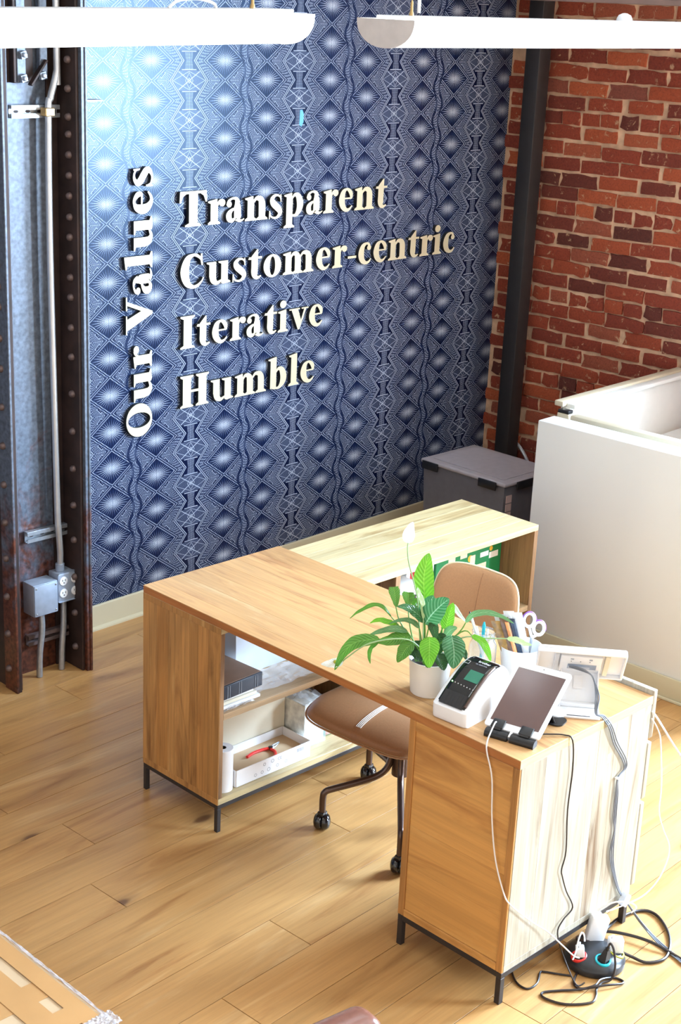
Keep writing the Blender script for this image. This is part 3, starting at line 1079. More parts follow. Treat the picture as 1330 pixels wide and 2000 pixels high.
def glyph(ch, sx, sy, th):
    """solid letter: local x right, y depth (front at -th), z up"""
    b = B()
    k = 0

    def put(poly_front, faces):
        nonlocal k
        e = th - .00018 * k
        k += 1
        n = len(poly_front)
        v = [(x * sx, -e, y * sy) for x, y in poly_front] + [(x * sx, -.001, y * sy) for x, y in poly_front]
        b.add(v, [f for f in faces if f[0] != 'side' and max(f) < n], 0)
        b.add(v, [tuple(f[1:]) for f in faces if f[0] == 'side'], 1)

    for st in G[ch][1]:
        if st[0] == 'p':
            n = len(st[1])
            put(list(st[1]), [tuple(range(n))] + [('side', i, (i + 1) % n, n + (i + 1) % n, n + i) for i in range(n)])
        elif st[0] == 'd':
            n = 18
            put([(st[1] + st[3] * math.cos(2 * math.pi * i / n), st[2] + st[3] * math.sin(2 * math.pi * i / n)) for i in range(n)],
                [tuple(range(n))] + [('side', i, (i + 1) % n, n + (i + 1) % n, n + i) for i in range(n)])
        elif st[0] == 'e':
            n = 36
            o_ = [(st[1] + st[3] * math.cos(2 * math.pi * i / n), st[2] + st[4] * math.sin(2 * math.pi * i / n)) for i in range(n)]
            i_ = [(st[1] + st[5] * math.cos(2 * math.pi * i / n), st[2] + st[6] * math.sin(2 * math.pi * i / n)) for i in range(n)]
            fs = []
            for i in range(n):
                j = (i + 1) % n
                fs += [(i, j, n + j, n + i), ('side', i, j, 2 * n + j, 2 * n + i), ('side', n + i, n + j, 3 * n + j, 3 * n + i)]
            put(o_ + i_, fs)
        else:
            P = spline([Vector(q) for q in st[1]], 5)
            l, r = [], []
            for i, q in enumerate(P):
                t = P[min(i + 1, len(P) - 1)] - P[max(i - 1, 0)]
                t = Vector((t.x, t.y)).normalized()
                nn = Vector((-t.y, t.x)) * max(q.z, .01) / 2
                l.append((q.x + nn.x, q.y + nn.y))
                r.append((q.x - nn.x, q.y - nn.y))
            m = len(l)
            fs = []
            for i in range(m - 1):
                fs += [(i, i + 1, m + i + 1, m + i), ('side', i, i + 1, 2 * m + i + 1, 2 * m + i), ('side', m + i, m + i + 1, 3 * m + i + 1, 3 * m + i)]
            fs += [('side', 0, m, 3 * m, 2 * m), ('side', m - 1, 2 * m - 1, 4 * m - 1, 3 * m - 1)]
            put(l + r, fs)
    return b


def word(s, a, z, length, cap, label, vertical=False):
    adv = sum(G[c][0] if c != ' ' else .34 for c in s) - .05
    sx = length / adv
    M = Matrix.Translation(RF(a, WB - .001, z)) @ Matrix.Rotation(WA, 4, 'Z')
    if vertical:
        M = M @ Matrix.Rotation(-math.pi / 2, 4, 'Y')
    t = thing('wall_lettering', label, 'lettering', M=M, group=None)
    x = 0
    for c in s:
        if c == ' ':
            x += .34 * sx
            continue
        key = (c, round(sx, 4))
        o = obj('letter', glyph(c, sx, cap, .019), [M_['letter'], M_['letter_side_shade']], t, smooth=False)
        o.location = (x, 0, 0)
        x += G[c][0] * sx
    return t


word('Transparent', 1.200, 1.697, 1.32, .147, 'cream raised letters reading Transparent, top line on the patterned wall')
word('Customer-centric', 1.203, 1.437, 1.872, .142, 'cream raised letters reading Customer-centric, second line, turning gold at its end')
word('Iterative', 1.208, 1.175, .90, .142, 'cream raised letters reading Iterative, third line')
word('Humble', 1.210, .911, .855, .143, 'cream raised letters reading Humble, bottom line')
word('Our Values', 1.055, .824, 1.13, .140, 'cream raised letters reading Our Values, turned sideways up the left', True)

# ================================================================== FURNITURE
H, W_, L_, T_, HL, DB, LB, WC_ = .76, .6114, 1.5991, .026, .1019, .3956, 1.6189, .3925
ZU = H - T_


def boards(parent, m, axis, n, x0, x1, y0, y1, z0, z1, gap=.0004, jit=.0, seed=1):
    """n staves side by side along one axis, each a part"""
    rr = random.Random(seed)
    lo, hi = ((x0, x1), (y0, y1), (z0, z1))[axis]
    cuts = [0.0]
    for i in range(n):
        cuts.append(cuts[-1] + 1 + rr.uniform(-jit, jit))
    cuts = [lo + (hi - lo) * c / cuts[-1] for c in cuts]
    for i in range(n):
        e = [[x0, x1], [y0, y1], [z0, z1]]
        e[axis] = [cuts[i] + gap / 2, cuts[i + 1] - gap / 2]
        obj('board', B().box(*e[0], *e[1], *e[2], .0004), m, parent, world=True, smooth=False)


# ---- the low open bookcase under the left end of the desk top
bc = thing('bookcase', 'long low open mango wood bookcase on black legs behind the desk top', 'bookcase', (0, 0, 0))
th = .022
obj('frame_top', B().box(0, LB, -DB, 0, ZU - th, ZU - .003, .0008), M_['shelf_top'], bc, world=True, smooth=False)
boards(bc, M_['shelf_top'], 1, 5, .0, LB, -DB, 0, ZU - .003, ZU, jit=.3, seed=5)
obj('bottom_board', B().box(0.003, LB - .003, -DB, 0, HL, HL + th, .0008), M_['shelf_top'], bc, world=True, smooth=False)
pl = obj('end_panel', B().box(.003, .019, -DB, 0, HL + th, ZU - th, .0008), M_['inner_v'], bc, world=True, smooth=False)
obj('end_rail', B().box(-.0005, .003, -DB, 0, HL, HL + th, .0006), M_['side_v'], bc, world=True, smooth=False)
obj('end_rail', B().box(-.0005, .003, -DB, 0, ZU - th, ZU - .0005, .0006), M_['side_v'], bc, world=True, smooth=False)
boards(bc, M_['side_v'], 1, 7, -.0004, .003, -DB, 0, HL + th, ZU - th, jit=.35, seed=9)
obj('end_panel', B().box(LB - .022, LB, -DB, 0, HL + th, ZU - th, .0008), M_['inner_v'], bc, world=True, smooth=False)
obj('back_panel', B().box(.022, LB - .022, -.010, -.003, HL + th, ZU - th), M_['shelf_in'], bc, world=True, smooth=False)
obj('divider', B().box(.812, .836, -DB + .001, -.010, HL + th, ZU - th, .0008), M_['inner_v'], bc, world=True, smooth=False)
SH = .428
obj('shelf', B().box(.0195, .811, -DB + .001, -.011, SH - .022, SH, .0008), M_['shelf_in'], bc, world=True, smooth=False)
obj('shelf', B().box(.837, LB - .0225, -DB + .001, -.011, .380, .402, .0008), M_['shelf_in'], bc, world=True, smooth=False)
fr = .013


def metal_base(parent, x0, x1, y0, y1, h, s=.016, g=.004):
    b = B()
    b.box(x0, x1, y0, y0 + s, h - s, h - .0004, .001)
    b.box(x0, x1, y1 - s, y1, h - s, h - .0004, .001)
    b.box(x0, x0 + s, y0 + s, y1 - s, h - s, h - .0004, .001)
    b.box(x1 - s, x1, y0 + s, y1 - s, h - s, h - .0004, .001)
    obj('base_frame', b, M_['black_metal'], parent, world=True)
    for x in (x0, x1 - s):
        for y in (y0, y1 - s):
            obj('leg', B().box(x, x + s, y, y + s, 0, h - s, .001), M_['black_metal'], parent, world=True)


metal_base(bc, .001, LB - .001, -DB + .001, -.001, HL)

# ---- drawer cabinet
dc = thing('drawer_cabinet', 'mango wood drawer cabinet on black legs under the right end of the desk', 'cabinet', (.3, -1.4, 0))
y0, y1 = -L_, -L_ + WC_
obj('carcass', B().box(.008, W_ - .001, y0 + .004, y1, HL + .001, ZU - .0005, .001), M_['shelf_in'], dc, world=True, smooth=False)
# frame around the recessed panel facing the camera's left
for nm, e in (('stile', (0, .0078, y0 + .0005, y0 + .022, HL + .0005, ZU - .0005)), ('stile', (0, .0078, y1 - .022, y1, HL + .0005, ZU - .0005)),
              ('rail', (0, .0078, y0 + .0225, y1 - .0225, ZU - .032, ZU - .0005)), ('rail', (0, .0078, y0 + .0225, y1 - .0225, HL + .0005, HL + .024))):
    obj(nm, B().box(*e, .0012), M_['side_v'] if nm == 'stile' else M_['panel_h'], dc, world=True, smooth=False)
boards(dc, M_['panel_h'], 2, 4, .0045, .008, y0 + .0225, y1 - .0225, HL + .0245, ZU - .0325, gap=.0003, jit=.3, seed=4)
# daylit side facing the camera's right
boards(dc, M_['side_v_lit'], 0, 6, .0082, W_ - .002, y0, y0 + .004, HL + .020, ZU - .0006, gap=.0003, jit=.35, seed=12)
obj('bottom_rail', B().box(.0082, W_ - .002, y0, y0 + .004, HL + .0006, HL + .0198, .0005), M_['side_v_lit'], dc, world=True, smooth=False)
metal_base(dc, .001, W_ - .002, y0 + .001, y1 - .001, HL, .018)
for i, (za, zb) in enumerate(((.62, .7735), (.42, .605), (.125, .405))):
    d = obj('drawer', B().box(W_ + .004, W_ + .024, y0 + .001, y1 - .001, za, zb, .003, 2), M_['side_v_lit'], dc, world=True)
    hb = B().tube([(W_ + .05, y0 + .13, (za + zb) / 2), (W_ + .05, y0 + .26, (za + zb) / 2)], .005, 8)
    hb.tube([(W_ + .022, y0 + .14, (za + zb) / 2), (W_ + .05, y0 + .14, (za + zb) / 2)], .004, 8)
    hb.tube([(W_ + .022, y0 + .25, (za + zb) / 2), (W_ + .05, y0 + .25, (za + zb) / 2)], .004, 8)
    o = obj('handle', hb, M_['black_metal'], d)
    o.matrix_parent_inverse = wmat(dc).inverted()
obj('sticker', B().box(.408, .425, y0 - .0004, y0, .612, .640), M_['paper'], dc, world=True, smooth=False)['label'] = 'small white paper sticker'

# ---- desk top
dt = thing('desk_top', 'honey coloured long mango wood desk top resting on bookcase and cabinet', 'desk', (.3, -.8, ZU))
obj('slab', B().box(0, W_, -L_, 0, ZU, H - .003, .0008), M_['desk_edge_shade'], dt, world=True, smooth=False)
boards(dt, M_['desk'], 0, 7, .0, W_, -L_, 0, H - .003, H, gap=.0002, jit=.35, seed=21)
obj('end_band_lit', B().box(.0, W_, -L_ - .0006, -L_, ZU, H - .0004, .0002), M_['shelf_top'], dt, world=True, smooth=False)  # end facing the daylight, its brightness put in as paler wood

# ---- cubicle: white half wall, beige framed screens behind it
PA = 2.02
pt = thing('partition_wall', 'plain white chest-high partition beside the bookcase, nearest of the cubicle walls', 'partition', RF(PA, -1.5, 0), WA)
PM = wmat(pt)


def pbox(a0, a1, b0, b1, z0, z1, bev=.0, seg=2):
    """box given in the room frame -> world shapes"""
    return B().box(a0, a1, b0, b1, z0, z1, bev, seg, M=Matrix.Rotation(WA, 4, 'Z'))


obj('panel', pbox(PA, PA + .115, -1.30, -.135, .0, 1.012, .006), M_['partition'], pt, world=True)
obj('baseboard', pbox(PA - .012, PA - .0005, -1.30, -.135, .0, .098, .002), M_['cream'], pt, world=True)
obj('shoe_moulding', pbox(PA - .022, PA - .0125, -1.30, -.135, .0, .012, .003), M_['cream'], pt, world=True)
sc = thing('cubicle_screen', 'beige capped cubicle screen running back to the brick wall', 'screen', RF(2.9, .0, 0), WA)
obj('panel', pbox(2.43, 3.44, -.02, .03, .05, .975, .004), M_['white_m'], sc, world=True)
obj('cap', pbox(2.40, 3.44, .00, .045, .976, 1.000, .004), M_['beige'], sc, world=True)
obj('inner_cap', pbox(2.43, 3.44, -.045, .0, .970, .990, .004), M_['white_m'], sc, world=True)
obj('post', pbox(2.36, 2.40, -.06, .0, .0, .96, .004), M_['beige'], sc, world=True)
obj('post_cap', pbox(2.362, 2.398, -.058, -.002, .96, .975, .002), M_['black'], sc, world=True)
sd = thing('cubicle_screen', 'beige slotted cubicle screen just behind the white partition', 'screen', RF(2.33, -1.0, 0), WA)
obj('panel', pbox(2.345, 2.375, -1.30, -.09, .05, .94, .004), M_['beige'], sd, world=True)
obj('cap', pbox(2.335, 2.385, -1.30, -.085, .941, .968, .006), M_['beige'], sd, world=True)
obj('slot', pbox(2.3435, 2.3448, -1.25, -.16, .905, .911), M_['rust_and_shade'], sd, world=True)
wk = thing('cubicle_desk', 'white work surface inside the cubicle behind the partition', 'desk', RF(2.9, -1.0, 0), WA)
obj('worktop', pbox(2.39, 3.40, -1.30, -.065, .70, .73, .004), M_['white_m'], wk, world=True)
for a_, b_ in ((2.42, -1.25), (3.35, -1.25), (2.42, -.12), (3.35, -.12)):
    obj('leg', pbox(a_, a_ + .04, b_, b_ + .04, 0, .699, .003), M_['beige'], wk, world=True)

# ---- smoky storage bin in the corner
BH = .40
bn = thing('storage_bin', 'smoky grey lidded plastic storage bin with black latches in the corner', 'storage bin', (2.70, .76, 0))
bx0, bx1, by0, by1 = 2.515, 2.925, .48, 1.02
zt = .50
b = B()
k = .03
b.hexa([(bx0 + k, by0 + k, 0.002), (bx1 - k, by0 + k, 0.002), (bx1 - k, by1 - k, 0.002), (bx0 + k, by1 - k, 0.002),
        (bx0 + .012, by0 + .012, zt - .022), (bx1 - .012, by0 + .012, zt - .022), (bx1 - .012, by1 - .012, zt - .022), (bx0 + .012, by1 - .012, zt - .022)])
obj('tub', b, M_['bin'], bn, world=True)
lid = obj('lid', B().box(bx0, bx1, by0, by1, zt - .021, zt, .009, 3).box(bx0 + .045, bx1 - .045, by0 + .045, by1 - .045, zt + .0002, zt + .004, .0015), M_['bin_lid'], bn, world=True)
for (x0, x1, ya, yb) in ((bx0 - .010, bx0 - .001, .90, 1.0), (bx0 - .010, bx0 - .001, .53, .64), (2.60, 2.76, by0 - .010, by0 - .001)):
    obj('latch', B().box(x0, x1, ya, yb, zt - .045, zt - .004, .003, 2), M_['black'], bn, world=True)
ct = obj('contents', B().box(bx0 + .05, bx1 - .05, by0 + .05, by1 - .05, .01, zt - .06, .01), M_['dark_rubber'], bn, world=True)
for i in range(3):
    obj('label_sticker', B().box(2.545, 2.585, by0 + .0125 - .004, by0 + .0165 - .004, .395 - i * .042, .432 - i * .042), mat('pink_label', srgb(196, 166, 158), .6), bn, world=True)

# ================================================================== LAMPS
def lamp(x0, x1, y, z, lab, cable, side, slope=0.0):
    t = thing('pendant_light', lab, 'ceiling light', ((x0 + x1) / 2, y, z), group=None)
    w, h = .109, .076
    z0_ = z
    TL = Matrix.Translation((x0, y, z)) @ Matrix.Rotation(-slope, 4, 'Y') @ Matrix.Translation((-x0, -y, -z))
    prof = [(w * math.cos(a), -h * math.sin(a) ** .85) for a in [math.pi * i / 20 for i in range(21)]]
    prof = [(px_, pz) for px_, pz in prof]
    M = TL @ Matrix(((0, 0, 1, x0), (1, 0, 0, y), (0, 1, 0, z), (0, 0, 0, 1)))
    obj('diffuser', B().prism(prof, 0.012, x1 - x0 - .012, M=M), M_['lamp_glow'], t, world=True)
    cap = B().prism([(q[0] * 1.01, q[1] * 1.02) for q in prof], 0, .012, M=M)
    obj('end_cap', cap, M_['lamp_cap'], t, world=True)
    cap = B().prism([(q[0] * 1.01, q[1] * 1.02) for q in prof], x1 - x0 - .012, x1 - x0, M=M)
    obj('end_cap', cap, M_['lamp_cap'] if side < 0 else M_['lamp_glow'], t, world=True)
    obj('housing', B().box(x0 + .02, x1 - .02, y - .055, y + .055, z + .0005, z + .010, .002, M=TL), M_['white'], t, world=True)
    for xx in cable:
        c = obj('suspension_cable', B().tube([(xx, y, z + slope * (xx - x0) + .03), (xx, y, CEIL - .001)], .0016, 6), M_['gold'], t, world=True)
        obj('cable_gripper', B().lathe([(.007, 0), (.007, .006), (.0045, .012), (.004, .035), (.002, .04)], c=(xx, y, z + slope * (xx - x0) + .010), n=10), M_['gold'], t, world=True)
    return t


lamp(-1.75, -.085, -.70, 2.545, 'long glowing white pendant light at the top left, its cord arching over it', (-.2, -1.5), 1, .0255)
lamp(.290, 2.1, -.70, 2.581, 'long glowing white pendant light at the top right with a grey end cap', (.395, 1.8), -1, .0103)
single('cord', B().tube([(-.47, -.70, 2.587), (-.44, -.70, 2.606), (-.38, -.70, 2.612), (-.33, -.70, 2.603), (-.32, -.70, 2.59)], .004, 8, 5), M_['cable_w'], 'white cord arching over the left pendant light', 'cord')
single('cord', B().tube([(.425, -.70, 2.60), (.425, -.70, CEIL - .002)], .005, 8), M_['cable_w'], 'straight pale cord dropping to the end of the right pendant light', 'cord')
single('connector_cap', B().lathe([(.026, 0), (.026, .012), (.02, .024), (.008, .03), (.001, .031)], c=(1.42, -.70, 2.5955), n=18), M_['white'], 'small white dome on top of the right pendant light', 'connector')

# ================================================================== CHAIR
CH_R = math.radians(5)
chM = Matrix.Translation((.50, -.745, 0)) @ Matrix.Rotation(CH_R, 4, 'Z')
ch = thing('swivel_chair', 'tan leather swivel chair with bronze legs and black casters tucked under the desk', 'chair', M=chM)


def pad(nu, nv, hx, hy, n, th, mid):
    """soft pad: superellipse outline, rounded rim, mid(x,y)->centre point and normal direction height"""
    b = B()
    rings = 10
    seg = 48
    pts = []
    for side in (1, -1):
        for i in range(rings + 1):
            r = (i / rings) if side == 1 else 1 - i / rings
            rr_ = 1 - (1 - r) ** 1.6
            t = th * (max(0, 1 - rr_ ** 7)) ** .5 * .5
            if side == -1:
                t *= .8
            for k in range(seg):
                a = 2 * math.pi * k / seg
                c, s_ = math.cos(a), math.sin(a)
                x = hx * rr_ * (abs(c) ** (2 / n)) * (1 if c >= 0 else -1)
                y = hy * rr_ * (abs(s_) ** (2 / n)) * (1 if s_ >= 0 else -1)
                pts.append(mid(x, y, side * t))
    f = []
    R_ = 2 * (rings + 1)
    for i in range(R_ - 1):
        for k in range(seg):
            k2 = (k + 1) % seg
            f.append((i * seg + k, i * seg + k2, (i + 1) * seg + k2, (i + 1) * seg + k))
    return b.add(pts, f)


def seat_mid(x, y, t):
    # x: back(+) / front(-); waterfall front, slight dish
    xn = x / .235
    z = .452 + t - .035 * max(0, -xn - .35) ** 1.6 * 1.6 + .05 * max(0, xn - .6) ** 2 - .006 * (1 - (y / .225) ** 2)
    z -= .006 * abs(y / .225) ** 4
    return (x - .035, y * (1 - .04 * xn), z)


def back_mid(x, y, t):
    # x: up, y: across; a curved shell leaning back
    zz = .645 + x
    lean = .30 + (zz - .5) * .22 + .05 * (1 - (y / .215) ** 2)
    wv = y * (1.0 - .10 * max(0, x / .17))
    return (lean - t, wv, zz)


obj('seat', pad(0, 0, .238, .232, 5.5, .052, seat_mid), M_['leather'], ch, ang=70)
obj('backrest', pad(0, 0, .165, .180, 5.5, .040, back_mid), M_['leather_back'], ch, ang=70)


def rim(mid, hx, hy, n, off):
    return [mid(hx * (abs(math.cos(a)) ** (2 / n)) * (1 if math.cos(a) >= 0 else -1), hy * (abs(math.sin(a)) ** (2 / n)) * (1 if math.sin(a) >= 0 else -1), off) for a in [2 * math.pi * k / 72 for k in range(73)]]


obj('piping', B().tube(rim(back_mid, .167, .182, 5.5, -.004), .0035, 6, cap=False), M_['piping'], ch)
obj('piping', B().tube(rim(seat_mid, .240, .234, 5.5, -.004), .0035, 6, cap=False), M_['leather'], ch)
st = B()
for dy in (-.0085, -.0028, .0028, .0085):
    P = [seat_mid(x, dy, .0262 * (max(0, 1 - (abs(x) / .235) ** 7)) ** .5 + .0026) for x in [(-.205 + .425 * i / 30) if 0 else (-.205 + .425 * i / 24) for i in range(25)]]
    st.tube(P, .0013, 4)
obj('seam', st, M_['stitch'], ch)['kind'] = 'stuff'
obj('seam', B().tube([back_mid(x, 0, .0204 * (max(0, 1 - (abs(x) / .165) ** 7)) ** .5) for x in [(-.155 + .31 * i / 20) for i in range(21)]], .0014, 5), M_['leather'], ch)
obj('back_support', B().tube([(.10, 0, .40), (.24, 0, .41), (.325, 0, .47), (.355, 0, .60)], .014, 10, 5), M_['bronze'], ch)
obj('column', B().lathe([(.03, .19), (.03, .33), (.022, .335), (.022, .40), (.07, .405), (.07, .415)], n=20), M_['bronze'], ch)
iv = chM.inverted()
for i, (cx, cy) in enumerate(((.285, -.600), (.642, -.470), (.283, -.955), (.74, -.90))):
    c = iv @ Vector((cx, cy, 0))
    d = Vector((c.x, c.y, 0)).normalized()
    e = Vector((c.x, c.y, 0))
    p0 = d * .028
    P = [p0 + Vector((0, 0, .31)), p0 + d * .012 + Vector((0, 0, .23)), p0 + d * .045 + Vector((0, 0, .19)), e * .55 + Vector((0, 0, .167)), e - d * .03 + Vector((0, 0, .147)), e - d * .006 + Vector((0, 0, .137)), e + Vector((0, 0, .115)), e + Vector((0, 0, .06))]
    obj('leg', B().tube(P, .0115, 12, 6), M_['bronze'], ch)
    w = B()
    sgn = 1 if i % 2 else -1
    ax = Vector((.5, -.8, 0)).normalized()
    Mr = Matrix.Translation(e + Vector((0, 0, .0285))) @ ax.to_track_quat('Z', 'Y').to_matrix().to_4x4()
    for s_ in (-1, 1):
        w.lathe([(.004, 0), (.024, .0005), (.0278, .004), (.0285, .010), (.027, .017), (.021, .0245), (.010, .0285), (.0005, .0295)], n=20, M=Mr @ Matrix.Diagonal((1, 1, s_, 1)))
    w.box(-.014, .014, -.012, .012, .05, .066, .004, 2, M=Matrix.Translation(e))
    obj('caster', w, M_['caster'], ch)['kind'] = 'stuff'

